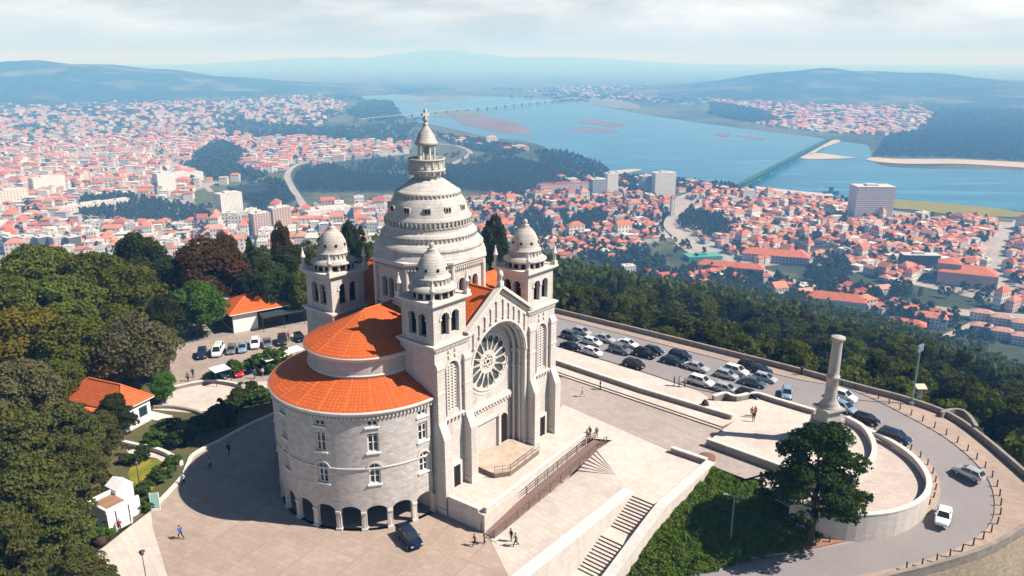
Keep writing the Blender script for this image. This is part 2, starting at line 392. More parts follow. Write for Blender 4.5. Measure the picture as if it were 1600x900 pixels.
# --- towers
CUP=[(2.35,25.0),(2.35,25.75),(2.7,25.8),(2.72,25.98),(2.05,26.4),(1.93,26.45),(1.93,26.95),(2.04,27.0),(2.04,27.12),(1.78,27.2),(1.74,27.7),(1.58,28.4),(1.25,29.1),(.8,29.65),(.45,29.95),(.5,30.03),(.5,30.12),(.2,30.18),(.29,30.4),(.31,30.55),(.2,30.75),(.0,30.85)]
def tower(cx,cy,front):
    t=MB(); h=2.7; b=2.5
    # shaft below the belfry
    fs=[((cx-h,cy-h,0),(1,0,0),(0,-1,0)),((cx+h,cy-h,0),(0,1,0),(1,0,0)),((cx+h,cy+h,0),(-1,0,0),(0,1,0)),((cx-h,cy+h,0),(0,-1,0),(-1,0,0))]
    for i,(o,d,n) in enumerate(fs):
        ops=[]
        if front and i==0:
            ops=[op_arch(1.85,3.55,11.8,16.9)]
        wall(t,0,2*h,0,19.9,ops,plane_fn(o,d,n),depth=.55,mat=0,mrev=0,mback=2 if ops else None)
    for z0,z1,e in ((19.75,20.0,.16),(20.0,20.22,.34)): t.box(cx-h-e,cx+h+e,cy-h-e,cy+h+e,z0,z1,1)
    # belfry with paired arches on each side
    fs=[((cx-b,cy-b,0),(1,0,0),(0,-1,0)),((cx+b,cy-b,0),(0,1,0),(1,0,0)),((cx+b,cy+b,0),(-1,0,0),(0,1,0)),((cx-b,cy+b,0),(0,-1,0),(-1,0,0))]
    for o,d,n in fs:
        fn=plane_fn(o,d,n)
        wall(t,0,2*b,20.22,24.35,[op_arch(1.12,2.32,20.95,22.95),op_arch(2.68,3.88,20.95,22.95)],fn,depth=.5,mat=0,mrev=0)
        for u in (1.02,2.5,3.98):
            p=fn(u,20.95,.05); q=fn(u,22.8,.05); t.cyl(p,q,.1,.1,8,1); 
            p=fn(u,22.8,.05); t.box(p.x-.17,p.x+.17,p.y-.17,p.y+.17,22.8,23.0,1)
        for c in (1.72,3.28):       # archivolt hood
            for k in range(10):
                P=[]
                for a in (PI*k/10,PI*(k+1)/10):
                    for r_ in (.64,.8):
                        for dd in (-.09,-.003): P.append(fn(c+r_*math.cos(a),22.95+r_*math.sin(a),dd))
                t.add(P,[(0,2,6,4),(1,3,7,5),(0,1,5,4),(2,3,7,6)],1)
        for u in (1.72,3.28):
            p=fn(u,0,-.12); t.box(p.x-.55,p.x+.55,p.y-.55,p.y+.55,20.8,20.94,1) if False else None
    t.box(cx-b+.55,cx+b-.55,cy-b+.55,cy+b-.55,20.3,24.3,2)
    for z0,z1,e in ((24.35,24.55,.14),(24.55,24.72,.3),(24.72,24.98,.5)): t.box(cx-b-e,cx+b+e,cy-b-e,cy+b+e,z0,z1,1)
    for s1 in (-1,1):
        for s2 in (-1,1):   # corner pinnacles
            px_,py_=cx+s1*(b+.12),cy+s2*(b+.12)
            t.box(px_-.3,px_+.3,py_-.3,py_+.3,24.98,25.45,1)
            t.lathe([(.2,25.45),(.2,26.3),(.32,26.35),(.32,26.5),(.24,26.6),(.14,27.1),(.05,27.4),(.1,27.5),(.0,27.62)],px_,py_,8,mat=1)
    o=bpart(t,'tower',[M['stone'],M['trim'],M['dark']])
    c=MB(); c.lathe(CUP,cx,cy,28,mat=0)
    for k in range(16):
        a=2*PI*k/16; x,y=cx+2.37*math.cos(a),cy+2.37*math.sin(a)
        c.cyl((x,y,25.0),(x,y,25.75),.12,.12,6,0)
    for k in range(24):
        a=2*PI*k/24; c.obox((cx+1.98*math.cos(a),cy+1.98*math.sin(a)),(math.cos(a),math.sin(a)),.06,.08,26.5,26.9,0)
    w=c
    for k in range(16):
        a=2*PI*(k+.5)/16; x,y=cx+2.33*math.cos(a),cy+2.33*math.sin(a)
        w.obox((x,y),(-math.sin(a),math.cos(a)),.27,.05,25.06,25.62,1)
    for k in range(8):
        a=2*PI*(k+.5)/8; x,y=cx+1.62*math.cos(a),cy+1.62*math.sin(a)
        w.obox((x,y),(-math.sin(a),math.cos(a)),.11,.14,27.9,28.2,1)
    bpart(c,'cupola',[M['cup'],M['dark']],o)
    if front:
        f=MB(); Y=cy-h
        # string course over the door zone, lancet lattice, paired rosettes
        f.box(cx-1.75,cx+1.75,Y-.32,Y-.003,11.1,11.35,0)
        for k in range(6): f.box(cx-1.45+k*.58-.12,cx-1.45+k*.58+.12,Y-.26,Y-.003,10.7,11.1,0)
        for k in range(12):
            P=[]
            for a in (PI*k/12,PI*(k+1)/12):
                for r_ in (.92,1.12):
                    for yy in (Y-.12,Y-.003): P.append((cx+r_*math.cos(a),yy,16.9+r_*math.sin(a)))
            f.add(P,[(0,2,6,4),(1,3,7,5),(0,1,5,4),(2,3,7,6)],0)
        for u in (-1.02,1.02): f.cyl((cx+u,Y-.06,11.5),(cx+u,Y-.06,16.9),.1,.1,8,0)
        for u in (-.5,.5):
            for v in (0,.62): f.lathe([(.0,0),(.2,0),(.2,.1)],0,0,10) if False else f.box(cx+u-.15,cx+u+.15,Y-.14,Y-.003,18.3+v,18.6+v,0)
        for k in range(26): f.box(cx-2.65+k*.205,cx-2.65+k*.205+.1,Y-.22,Y-.003,19.52,19.74,0)
        bpart(f,'mouldings',[M['trim']],o)
        g=MB()
        for k in range(16):
            for q in range(3):
                x0=cx-.85+q*.57+.06; z0=11.85+k*.36
                if z0>17.0: break
                # lattice slab between the holes
            g.box(cx-.84,cx+.84,Y+.18,Y+.30,11.8+k*.36,11.8+k*.36+.16,0)
        for q in range(4): g.box(cx-.84+q*.56-.11,cx-.84+q*.56+.11,Y+.14,Y+.34,11.8,17.3,0)
        bpart(g,'lattice',[M['trim']],o)
        d=MB(); d.box(cx-.55,cx+.55,Y-.25,Y-.02,T2,5.0,0)
        do=bpart(d,'door',[M['door']],o)
        d=MB(); d.box(cx-.85,cx-.55,Y-.4,Y-.003,T2,5.35,0); d.box(cx+.55,cx+.85,Y-.4,Y-.003,T2,5.35,0); d.box(cx-.549,cx+.549,Y-.4,Y-.003,5.0,5.35,0)
        bpart(d,'door_frame',[M['trim']],o)
    return o
tower(-8.05,-8.7,True); tower(8.05,-8.7,True); tower(-8.05,8.7,False); tower(8.05,8.7,False)
# --- buttresses of the front
for x0,x1 in ((-10.75,-9.65),(-7.05+.6,-5.35),(5.35,6.45),(9.65,10.75)):
    t=MB(); Y0=FY-1.2
    zb=0 if x0<-9 else T2
    P=[(x0,Y0,zb),(x1,Y0,zb),(x1,FY+.002,zb),(x0,FY+.002,zb),(x0,Y0,9.3),(x1,Y0,9.3),(x1,FY-.35,11.2),(x0,FY-.35,11.2),(x0,FY-.35,17.9),(x1,FY-.35,17.9),(x1,FY-.003,18.3),(x0,FY-.003,18.3)]
    t.add(P,[(0,1,5,4),(4,5,6,7),(7,6,9,8),(8,9,10,11),(1,2,10,9,6,5),(0,4,7,8,11,3)],0)
    t.box(x0-.07,x1+.07,Y0-.07,Y0+.3,9.0,9.3-.02,1) if False else None
    t.box(x0-.08,x1+.08,Y0-.08,FY-.01,zb,zb+.7,1)
    t.box(x0-.06,x1+.06,FY-.45,FY-.005,17.5,17.75,1); t.box(x0-.05,x1+.05,FY-.42,FY-.005,14.6,14.78,1)
    bpart(t,'buttress',[M['stone'],M['trim']])
# --- nave arms and their roofs
mb=MB()
mb.box(-5.35,5.35,-9.3,-5.5,0,19.4,0); mb.box(-5.35,5.35,5.5,11.2,0,19.4,0); mb.box(-10.85,-5.5,-6.0,6.0,0,18.5,0); mb.box(5.5,10.85,-6.0,6.0,0,18.5,0)
bpart(mb,'nave_walls',[M['stone']])
for y0,y1 in ((-11.1,-5.2),(5.2,11.6)):
    mb=MB()
    for s in (-1,1):
        mb.add([(0,y0,23.9),(0,y1,23.9),(s*5.9,y1,19.75),(s*5.9,y0,19.75)],[(0,1,2,3)],0)
    mb.cyl((0,y0,23.93),(0,y1,23.93),.13,.13,6,1)
    if y0>0: mb.add([(0,11.58,23.9),(-5.8,11.58,19.4),(5.8,11.58,19.4)],[(0,1,2)],2)
    bpart(mb,'nave_roof',[M['tile_flat'],M['ridge'],M['stone']])
# --- round apses on both arms: outer drum with arcade, inner drum, tiled half-cone roofs
def apse(sgn):
    CXA=-10.85
    a0,a1=PI/2-.03,3*PI/2+.03
    R=10.9; fn=cyl_fn(CXA,0,R)
    t=MB()
    pit=math.radians(15)
    ops=[]
    ang=[PI+math.radians(7.5+15*k) for k in range(-6,6)]   # arch centres
    hw=pit/2-math.radians(1.55)
    for c in ang:
        f=(lambda u,c=c:2.35+R*math.sqrt(max(0,hw*hw-(u-c)**2))*.62)
        ops.append((c-hw,c+hw,(lambda u:0.0),f,12))
    wins=[PI+math.radians(x) for x in (82.5,52.5,22.5,-7.5,-37.5,-67.5)]
    wspec=[]
    for w in wins:
        d=.62/R
        wspec+= [('top',w,d,12.55,13.2),('rect',w,d,9.55,11.75),('arch',w,d,5.75,7.55)]
    for k,w,d,z0,z1 in wspec:
        if k=='arch':
            ops.append((w-d,w+d,(lambda u,z0=z0:z0),(lambda u,w=w,d=d,z1=z1:z1+R*math.sqrt(max(0,d*d-(u-w)**2))),8))
        else: ops.append((w-d,w+d,(lambda u,z0=z0:z0),(lambda u,z1=z1:z1),2))
    wall(t,a0,a1,0,14.2,ops,fn,depth=.45,mat=0,mrev=1,du=math.radians(2.5))
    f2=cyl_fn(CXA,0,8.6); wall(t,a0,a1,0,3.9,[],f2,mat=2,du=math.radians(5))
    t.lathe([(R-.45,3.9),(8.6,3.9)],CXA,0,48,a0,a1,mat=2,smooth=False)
    t.lathe([(R+.02,7.55),(R+.1,7.58),(R+.1,7.72),(R+.02,7.75)],CXA,0,72,PI+math.radians(-70),PI+math.radians(85),mat=1,smooth=False)
    w=bpart(t,'apse_wall',[M['apse'],M['trim'],M['shade_in']])
    t=MB(); t.lathe([(R+.0,13.75),(R+.16,13.8),(R+.16,13.95),(R+.38,14.1),(R+.38,14.32),(R+.05,14.38)],CXA,0,96,a0,a1,mat=0)
    for k in range(84):
        a=a0+(a1-a0)*(k+.5)/84; t.obox((CXA+(R+.12)*math.cos(a),(R+.12)*math.sin(a)),(math.cos(a),math.sin(a)),.1,.09,13.5,13.78,0)
    bpart(t,'eaves_cornice',[M['trim']],w)
    # arcade columns
    for k in range(-6,7):
        a=PI+math.radians(15*k); c=(CXA+(R-.2)*math.cos(a),(R-.2)*math.sin(a))
        q=MB(); q.obox(c,(math.cos(a),math.sin(a)),.34,.34,0,.28,0); q.cyl((*c,.28),(*c,2.1),.24,.2,12,0); q.obox(c,(math.cos(a),math.sin(a)),.32,.3,2.1,2.36,0)
        bpart(q,'arcade_column',[M['trim']],w)
    # windows
    for k,wa,d,z0,z1 in wspec:
        q=MB(); fw=cyl_fn(CXA,0,R)
        def bar(u0,u1,za,zb,o,i):
            P=[fw(u,z,dd) for u in (u0,u1) for z in (za,zb) for dd in (o,i)]
            q.add(P,[(0,2,6,4),(1,3,7,5),(0,1,5,4),(2,3,7,6),(0,1,3,2),(4,5,7,6)],0)
        e=.075/R; zt=z1+(d*R if k=='arch' else 0)
        bar(wa-d,wa-d+2*e,z0,z1,.18,.3); bar(wa+d-2*e,wa+d,z0,z1,.18,.3); bar(wa-e*.8,wa+e*.8,z0,zt-.05,.16,.28)
        bar(wa-d+2*e,wa+d-2*e,z0,z0+.12,.19,.29)
        if k!='arch': bar(wa-d+2*e,wa+d-2*e,z1-.12,z1,.19,.29)
        else:
            for i in range(8):
                A=PI*i/8; B=PI*(i+1)/8; P=[]
                for tt in (A,B):
                    for rr in (d*R,d*R-.12):
                        for dd in (.18,.3): P.append(fw(wa+rr*math.cos(tt)/R,z1+rr*math.sin(tt),dd))
                q.add(P,[(0,2,6,4),(1,3,7,5),(0,1,5,4),(2,3,7,6)],0)
        if k!='top':
            for z in ((z0+z1)/2,z0+(z1-z0)*.86): bar(wa-d+2*e,wa+d-2*e,z-.035,z+.035,.2,.27)
        bar(wa-d-.18/R,wa+d+.18/R,z0-.2,z0-.003,-.16,.1)
        wo=bpart(q,'window',[M['white']],w)
        q=MB(); N=4
        for i in range(N):
            ua=wa-d+2*d*i/N; ub=wa-d+2*d*(i+1)/N
            hh=(lambda u:z1+R*math.sqrt(max(0,d*d-(u-wa)**2))) if k=='arch' else (lambda u:z1)
            q.face([fw(ua,z0,.32),fw(ub,z0,.32),fw(ub,hh(ub),.32),fw(ua,hh(ua),.32)],0)
        bpart(q,'pane',[M['glass']],wo)
        if k=='arch':
            q=MB()
            for i in range(10):
                A=PI*i/10; B=PI*(i+1)/10; P=[]
                for tt in (A,B):
                    for rr in (d*R+.08,d*R+.3):
                        for dd in (-.1,.003): P.append(fw(wa+rr*math.cos(tt)/R,z1+rr*math.sin(tt),dd))
                q.add(P,[(0,2,6,4),(1,3,7,5),(0,1,5,4),(2,3,7,6)],0)
            bpart(q,'hood_mould',[M['trim']],wo)
    # inner drum and roofs
    t=MB(); r=6.6
    t.lathe([(r,14.0),(r,18.2)],CXA,0,72,a0,a1,mat=0)
    t.lathe([(r+.02,18.1),(r+.22,18.2),(r+.22,18.4),(r+.42,18.5),(r+.42,18.7),(r+.1,18.75)],CXA,0,72,a0,a1,mat=1)
    t.lathe([(r+.02,16.4),(r+.12,16.45),(r+.12,16.6),(r+.02,16.65)],CXA,0,72,a0,a1,mat=1)
    bpart(t,'apse_drum',[M['apseup'],M['trim']])
    t=MB(); t.lathe([(R+.2,14.39),(9.0,15.28),(r+.01,16.25)],CXA,0,96,a0,a1,mat=0)
    for k in range(-5,6):
        a=PI+math.radians(15*k+7.5)
        t.beam((CXA+(R+.15)*math.cos(a),(R+.15)*math.sin(a),14.43),(CXA+r*math.cos(a),r*math.sin(a),16.28),.16,.07,1)
    bpart(t,'lower_roof',[M['tile_apse'],M['ridge']])
    t=MB(); t.lathe([(r+.3,18.76),(3.0,20.6),(.0,22.0)],CXA,0,64,PI/2,3*PI/2,mat=0)
    for s in (-1,1): t.add([(CXA,s*(r+.3),18.76),(-6.2,s*(r+.3),18.76),(-6.2,0,22.0),(CXA,0,22.0)],[(0,1,2,3)],0)
    t.cyl((CXA,0,22.03),(-6.2,0,22.03),.13,.13,6,1)
    for k in (-60,-30,0,30,60):
        a=PI+math.radians(k); t.beam((CXA+(r+.25)*math.cos(a),(r+.25)*math.sin(a),18.8),(CXA,0,22.03),.14,.06,1)
    bpart(t,'upper_roof',[M['tile_apse'],M['ridge']])
    return w
apse(1)
# the opposite arm ends in a plain tiled gable that only the far side shows
mb=MB(); 
for s in (-1,1): mb.add([(6.2,0,22.0),(12.2,0,22.0),(12.2,s*6.6,18.6),(6.2,s*6.6,18.6)],[(0,1,2,3)],0)
mb.add([(12.1,-6.3,18.6),(12.1,6.3,18.6),(12.1,0,21.9)],[(0,1,2)],1); mb.box(10.9,12.1,-6.2,6.2,0,18.58,1)
bpart(mb,'rear_roof',[M['tile_flat'],M['stone']])
# --- octagonal drum and dome
mb=MB(); CR=6.95; AP=CR*math.cos(PI/8); SD=2*CR*math.sin(PI/8)
for k in range(8):
    a=k*PI/4; n=Vector((math.cos(a),math.sin(a),0)); d=Vector((-n.y,n.x,0)); o=n*AP-d*SD/2
    fn=plane_fn(o,d,n)
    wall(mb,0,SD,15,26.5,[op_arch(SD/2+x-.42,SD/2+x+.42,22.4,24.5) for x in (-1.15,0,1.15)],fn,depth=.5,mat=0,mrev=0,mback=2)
    for x in (-1.72,-.58,.58,1.72):
        p=fn(SD/2+x,22.4,-.02); q=fn(SD/2+x,24.4,-.02); mb.cyl(p,q,.1,.1,8,1)
    for x in (-1.15,0,1.15):
        for i in range(8):
            P=[]
            for t in (PI*i/8,PI*(i+1)/8):
                for r_ in (.46,.58):
                    for dd in (-.1,-.003): P.append(fn(SD/2+x+r_*math.cos(t),24.5+r_*math.sin(t),dd))
            mb.add(P,[(0,2,6,4),(1,3,7,5),(0,1,5,4),(2,3,7,6)],1)
    for i in range(14):
        p=fn(.3+i*(SD-.6)/13,0,-.18); mb.obox((p.x,p.y),(n.x,n.y),.17,.1,26.15,26.45,1)
    P0=fn(0,0,-.05); mb.cyl((P0.x,P0.y,19.5),(P0.x,P0.y,26.5),.3,.3,8,1)
mb.lathe([(CR+.05,21.7),(CR+.22,21.75),(CR+.22,21.95),(CR+.05,22.0)],0,0,8,PI/8,2*PI+PI/8,mat=1,smooth=False)
mb.lathe([(CR,26.45),(CR+.3,26.55),(CR+.3,26.75),(CR+.5,26.9),(CR+.5,27.15),(CR-.1,27.25)],0,0,8,PI/8,2*PI+PI/8,mat=1,smooth=False)
bpart(mb,'octagonal_drum',[M['stone'],M['trim'],M['dark']])
mb=MB()
DP=[(6.95,27.15),(6.75,27.7),(6.6,27.85),(6.6,28.15),(6.66,28.2),(6.66,28.38),(6.1,28.95),(5.85,29.05),(5.8,29.55),(5.9,29.6),(5.9,29.75),(5.5,30.1),(5.32,30.2),(5.3,30.65),(5.36,30.68),(5.36,30.78),(5.16,30.8),(5.16,31.38),(5.26,31.42),(5.26,31.58),(5.02,31.8),(4.9,32.1),(4.68,32.9),(4.36,33.55),(4.08,33.95),(3.88,34.15),(3.88,34.35),(3.95,34.4),(3.95,34.55),(3.65,34.68),(3.35,34.92),(2.8,35.3),(2.15,35.75),(1.6,36.05)]
mb.lathe(DP,0,0,96)
for k in range(60):
    a=2*PI*k/60; mb.obox((5.3*math.cos(a),5.3*math.sin(a)),(math.cos(a),math.sin(a)),.1,.1,30.78,31.4,0)
for k in range(48):
    a=2*PI*k/48; mb.obox((3.93*math.cos(a),3.93*math.sin(a)),(math.cos(a),math.sin(a)),.12,.1,34.1,34.38,0)
for k in range(72):
    a=2*PI*k/72; mb.obox((5.84*math.cos(a),5.84*math.sin(a)),(math.cos(a),math.sin(a)),.1,.08,29.3,29.57,0)
dome=bpart(mb,'dome',[M['dome']])
for k in range(12):
    a=2*PI*(k+.5)/12; ca,sa=math.cos(a),math.sin(a)
    q=MB(); q.obox((4.45*ca,4.45*sa),(ca,sa),.40,.4,32.45,33.15,0)
    for s in (-1,1): q.obox((4.88*ca-s*.18*sa,4.86*sa+s*.18*ca),(ca,sa),.02,.12,32.55,33.05,1)
    bpart(q,'dome_window',[M['dome'],M['dark']],dome)
mb=MB()
mb.lathe([(1.55,36.0),(1.62,36.3),(1.9,36.65),(2.14,36.85),(2.22,36.9),(2.22,37.1),(2.1,37.15),(2.1,38.15),(2.22,38.2),(2.22,38.4),(1.95,38.4),(1.95,37.35),(0,37.35)],0,0,40)
for k in range(16):
    a=2*PI*k/16; mb.obox((2.02*math.cos(a),2.02*math.sin(a)),(math.cos(a),math.sin(a)),.22,.09,36.5,36.85,0)
    mb.obox((2.13*math.cos(a),2.13*math.sin(a)),(math.cos(a),math.sin(a)),.05,.14,37.3,38.0,0)
mb.cyl((0,0,37),(0,0,40),.42,.42,12,0)
mb.lathe([(1.05,39.85),(1.3,39.95),(1.36,40.1),(1.36,40.25),(1.22,40.4),(1.08,40.8),(.9,41.2),(.62,41.65),(.36,42.0),(.27,42.2),(.3,42.3),(.3,42.42),(.2,42.5),(.16,42.8)],0,0,28)
lantern=bpart(mb,'lantern',[M['cup']])
for k in range(8):
    a=2*PI*(k+.5)/8; q=MB(); c=(1.0*math.cos(a),1.0*math.sin(a))
    q.cyl((*c,37.0),(*c,39.9),.13,.12,8,0); bpart(q,'lantern_column',[M['trim']],lantern)
q=MB(); q.box(-.15,.15,-.15,.15,42.78,44.05,0); q.box(-.55,-.151,-.14,.14,43.3,43.62,0); q.box(.151,.55,-.14,.14,43.3,43.62,0)
q.lathe([(.3,42.72),(.36,42.85),(.3,43.0)],0,0,10)
bpart(q,'cross',[M['cup']])
# ---------------------------------------------------------------- ground materials
def paving(name,c,bw=6.0,bh=6.0,line=.72,ms=.16,ang=.3,var=.16,rough=.85,fine=.9):
    t=NT(name); mp=t.node('ShaderNodeMapping'); t.l.new(t.coord(),mp.inputs['Vector']); mp.inputs['Rotation'].default_value=(0,0,ang)
    br=t.node('ShaderNodeTexBrick'); t.l.new(mp.outputs[0],br.inputs['Vector']); br.offset=0
    br.inputs['Scale'].default_value=1; br.inputs['Brick Width'].default_value=bw; br.inputs['Row Height'].default_value=bh; br.inputs['Mortar Size'].default_value=ms
    br.inputs['Color1'].default_value=(*[x*.93 for x in c],1); br.inputs['Color2'].default_value=(*[x*1.06 for x in c],1); br.inputs['Mortar'].default_value=(c[0]*line,c[1]*line*.94,c[2]*line*.9,1)
    n1=t.noise(.12,6,.65); n2=t.noise(1.4,6,.7); n3=t.noise(9,3,.6)
    col=t.mix(t.ramp(n1,[(.3,0.0),(.72,.75)]),br.outputs['Color'],tuple(x*y for x,y in zip(c,(.68,.66,.65))))
    col=t.mix(t.ramp(n2,[(.35,0.0),(.8,.45)]),col,tuple(min(1,x*1.16) for x in c))
    b2=t.node('ShaderNodeTexBrick'); t.l.new(mp.outputs[0],b2.inputs['Vector']); b2.inputs['Scale'].default_value=1; b2.inputs['Brick Width'].default_value=1.1; b2.inputs['Row Height'].default_value=.75; b2.inputs['Mortar Size'].default_value=.03
    b2.inputs['Color1'].default_value=(.9,.9,.9,1); b2.inputs['Color2'].default_value=(1.08,1.06,1.04,1); b2.inputs['Mortar'].default_value=(.78,.75,.73,1)
    col=t.mix(.8,col,b2.outputs['Color'],'MULTIPLY')
    n4=t.noise(.45,7,.75); col=t.mix(t.ramp(n4,[(.52,0.0),(.70,.5)]),col,tuple(x*.66 for x in c))
    col=t.mix(t.math('MULTIPLY',n3,.22),col,tuple(x*.6 for x in c))
    t.bump(n3,.2,.02); return t.out(col,rough,.2)
M['plaza']=paving('plaza_paving',(.42,.325,.27),5.2,5.2,.86,.14,.5)
M['cream']=paving('cream_paving',(.64,.555,.49),1.6,1.6,.93,.03,.9,)
M['parvis']=paving('parvis_paving',(.66,.575,.51),1.2,1.2,.94,.025,.87)
M['grey']=paving('grey_paving',(.43,.36,.33),.9,.9,.93,.03,.87)
M['lot']=paving('car_park_paving',(.39,.315,.27),4,5,.93,.08,.87)
M['walk']=paving('sidewalk_paving',(.42,.32,.26),1.2,1.2,.86,.06,.2)
M['dirt']=paving('bare_earth',(.36,.20,.12),50,50,1,.0,0)
def asphalt_():
    t=NT('road_asphalt'); n1=t.noise(.15,6,.65); n2=t.noise(2.0,5,.7); n3=t.noise(30,2,.5)
    col=t.mix(t.ramp(n1,[(.3,0.0),(.75,1.0)]),(.29,.255,.25),(.225,.205,.205)); col=t.mix(t.ramp(n2,[(.4,0.0),(.8,.4)]),col,(.34,.30,.285))
    col=t.mix(t.math('MULTIPLY',n3,.25),col,(.15,.14,.14)); t.bump(n3,.15,.01); return t.out(col,.8,.3)
M['asphalt']=asphalt_()
def soil_():
    t=NT('garden_soil'); n1=t.noise(.25,6,.7); n2=t.noise(1.5,6,.7); n3=t.noise(7,4,.7)
    col=t.mix(t.ramp(n1,[(.4,0.0),(.6,1.0)]),(.16,.115,.07),(.10,.105,.035)); col=t.mix(t.ramp(n2,[(.5,0.0),(.7,.8)]),col,(.055,.075,.02)); col=t.mix(t.math('MULTIPLY',n3,.4),col,(.05,.04,.025))
    t.bump(n3,.5,.08); return t.out(col,.95,.1)
M['soil']=soil_()
def lawn_():
    t=NT('lawn_grass'); n1=t.noise(.3,5,.65); n2=t.noise(5,5,.7)
    col=t.mix(t.ramp(n1,[(.42,0.0),(.58,1.0)]),(.16,.19,.025),(.36,.26,.04)); col=t.mix(t.math('MULTIPLY',n2,.5),col,(.06,.08,.015)); t.bump(n2,.5,.06); return t.out(col,.95,.1)
M['lawn']=lawn_()
M['wallst']=stone('terrace_wall_stone',(.63,.57,.52),bw=.8,bh=.36,contrast=.14,stain=.5)
M['cope']=plain('coping_stone',(.63,.58,.53),.85,.2,var=.15,scale=1.5)
M['rough']=stone('retaining_wall_stone',(.38,.31,.23),bw=.55,bh=.3,contrast=.4,mortar=.7,stain=.6,bumpy=.8)
M['para']=plain('parapet_stone',(.27,.23,.20),.9,.2,var=.22,scale=.9)

def struct(mb,name,mats,**k):
    return tag(mb.build(name,mats,**k),kind='structure')
def sheet(name,pts,z,mat):
    mb=MB(); mb.poly([(p[0],p[1],z) for p in pts]); return struct(mb,name,[mat])
def GP(lst,z): return [G(x,y,z) for x,y in lst]
def smooth_path(pts,n=6):
    """Catmull-Rom through the points"""
    P=[Vector(p) for p in pts]; Q=[P[0]*2-P[1]]+P+[P[-1]*2-P[-2]]; out=[]
    for i in range(1,len(Q)-2):
        for k in range(n):
            t=k/n; a,b,c,d=Q[i-1],Q[i],Q[i+1],Q[i+2]
            out.append(.5*((2*b)+(c-a)*t+(2*a-5*b+4*c-d)*t*t+(3*b-a-3*c+d)*t**3))
    out.append(P[-1]); return out
def wall_path(mb,path,w,zbot,ztop,mat=0,mtop=None,cope=0.0):
    """wall of width w along a 3D path; zbot/ztop: number, or list per point"""
    mtop=mat if mtop is None else mtop
    n=len(path); L=[];R=[]
    for i,p in enumerate(path):
        d=(path[min(n-1,i+1)]-path[max(0,i-1)]); d.z=0; d.normalize(); nn=Vector((-d.y,d.x,0))*(w/2)
        L.append(p+nn); R.append(p-nn)
    zb=lambda i:zbot[i] if isinstance(zbot,(list,tuple)) else zbot
    zt=lambda i:ztop[i] if isinstance(ztop,(list,tuple)) else ztop
    for i in range(n-1):
        a,b,c,d=L[i],L[i+1],R[i+1],R[i]; j=i+1
        mb.face([(a.x,a.y,zt(i)),(b.x,b.y,zt(j)),(c.x,c.y,zt(j)),(d.x,d.y,zt(i))],mtop)
        mb.face([(a.x,a.y,zb(i)),(b.x,b.y,zb(j)),(b.x,b.y,zt(j)),(a.x,a.y,zt(i))],mat)
        mb.face([(d.x,d.y,zb(i)),(c.x,c.y,zb(j)),(c.x,c.y,zt(j)),(d.x,d.y,zt(i))],mat)
    for i in (0,n-1): mb.face([(L[i].x,L[i].y,zb(i)),(R[i].x,R[i].y,zb(i)),(R[i].x,R[i].y,zt(i)),(L[i].x,L[i].y,zt(i))],mat)
def wallthing(name,label,cat,path,w,zb,zt,mats,cope=None,group=None):
    mb=MB(); wall_path(mb,path,w,zb,zt,0)
    o=mb.build(name,[mats[0]]); tag(o,label,cat,group)
    if cope:
        c=MB(); z1=[z+.0 for z in zt] if isinstance(zt,(list,tuple)) else zt
        wall_path(c,path,w+cope,[z-.02 for z in z1] if isinstance(z1,list) else z1+.002,[z+.14 for z in z1] if isinstance(z1,list) else z1+.14,0)
        c.build('coping',[mats[-1]],o)
    return o

# ---------------------------------------------------------------- lower plaza round the apse (z = 0)
e1=Vector((.641,.768,0)); e2=Vector((-.768,.641,0))
R2_=G(812,902,2.4)
PL=GP([(95,905),(165,852),(203,822),(236,797),(285,747),(300,714),(345,690),(420,652)],0)+[Vector((-33,104,0)),Vector((-22,112,0)),Vector((-8,108,0)),bw(11,-10),bw(-10,-13.2)]
PL+=GP([(755,842),(830,880)],0)+[Vector((R2_.x,R2_.y,0)),Vector((R2_.x-9,R2_.y-10.8,0))]+GP([(40,1010)],0)
sheet('plaza',PL,0.0,M['plaza'])
sheet('plaza_path',GP([(60,905),(100,903),(165,853),(203,823),(236,799),(238,822),(247,852),(263,905),(285,960),(60,960)],0.004),0.004,M['cream'])
# paler worn bands on the plaza
mb=MB(); 
for k,(a,b) in enumerate((((640,905),(690,812)),((585,905),(626,870)),((700,905),(702,840)))):
    pa,pb=G(*a,.004),G(*b,.004); mb.obox(((pa.x+pb.x)/2,(pa.y+pb.y)/2),(pb-pa),(pb-pa).length/2,.55,.0035,.006,0)
struct(mb,'plaza_markings',[paving('worn_paving',(.43,.33,.26),.5,.5,.86,.05,.3)])
kp=smooth_path(GP([(236,798),(262,772),(285,746),(294,727),(301,713),(322,700),(345,689),(385,667),(420,651),(455,634)],0),4)
wallthing('kerb_wall','low cream stone kerb curving along the garden edge of the plaza','kerb',kp,.45,-.1,.28,[M['cope']])

# ---------------------------------------------------------------- terrace (parvis) before the facade, sloping court, ramp
ZT=T2
pv=[bw(-10.9,-9.9),bw(-10.9,-14.6),bw(3.6,-18.2) ]
A=G(700,781,ZT); B=G(747,801,ZT); C=G(757,806,ZT); D=G(917,684,ZT); E_=G(957,688,ZT)
Fq=G(963,742,ZT); T0=G(985,773,ZT); T1=G(1027,790,ZT); U1=G(1110,727,ZT); U0=G(1049,706,ZT); V0=G(880,632,ZT)
bwr=bw(12.2,-10)
par=[A,B,C,D,E_,Fq,T0,T1,U1,U0,V0,bwr,bw(11,-9),bw(-10.6,-9.9)]
mb=MB(); mb.poly([(p.x,p.y,ZT) for p in par],0)
for p,q in ((A,B),(B,C),(C,D)): mb.face([(p.x,p.y,-.2),(q.x,q.y,-.2),(q.x,q.y,ZT),(p.x,p.y,ZT)],1)
struct(mb,'parvis_pavement',[M['parvis'],M['wallst']])
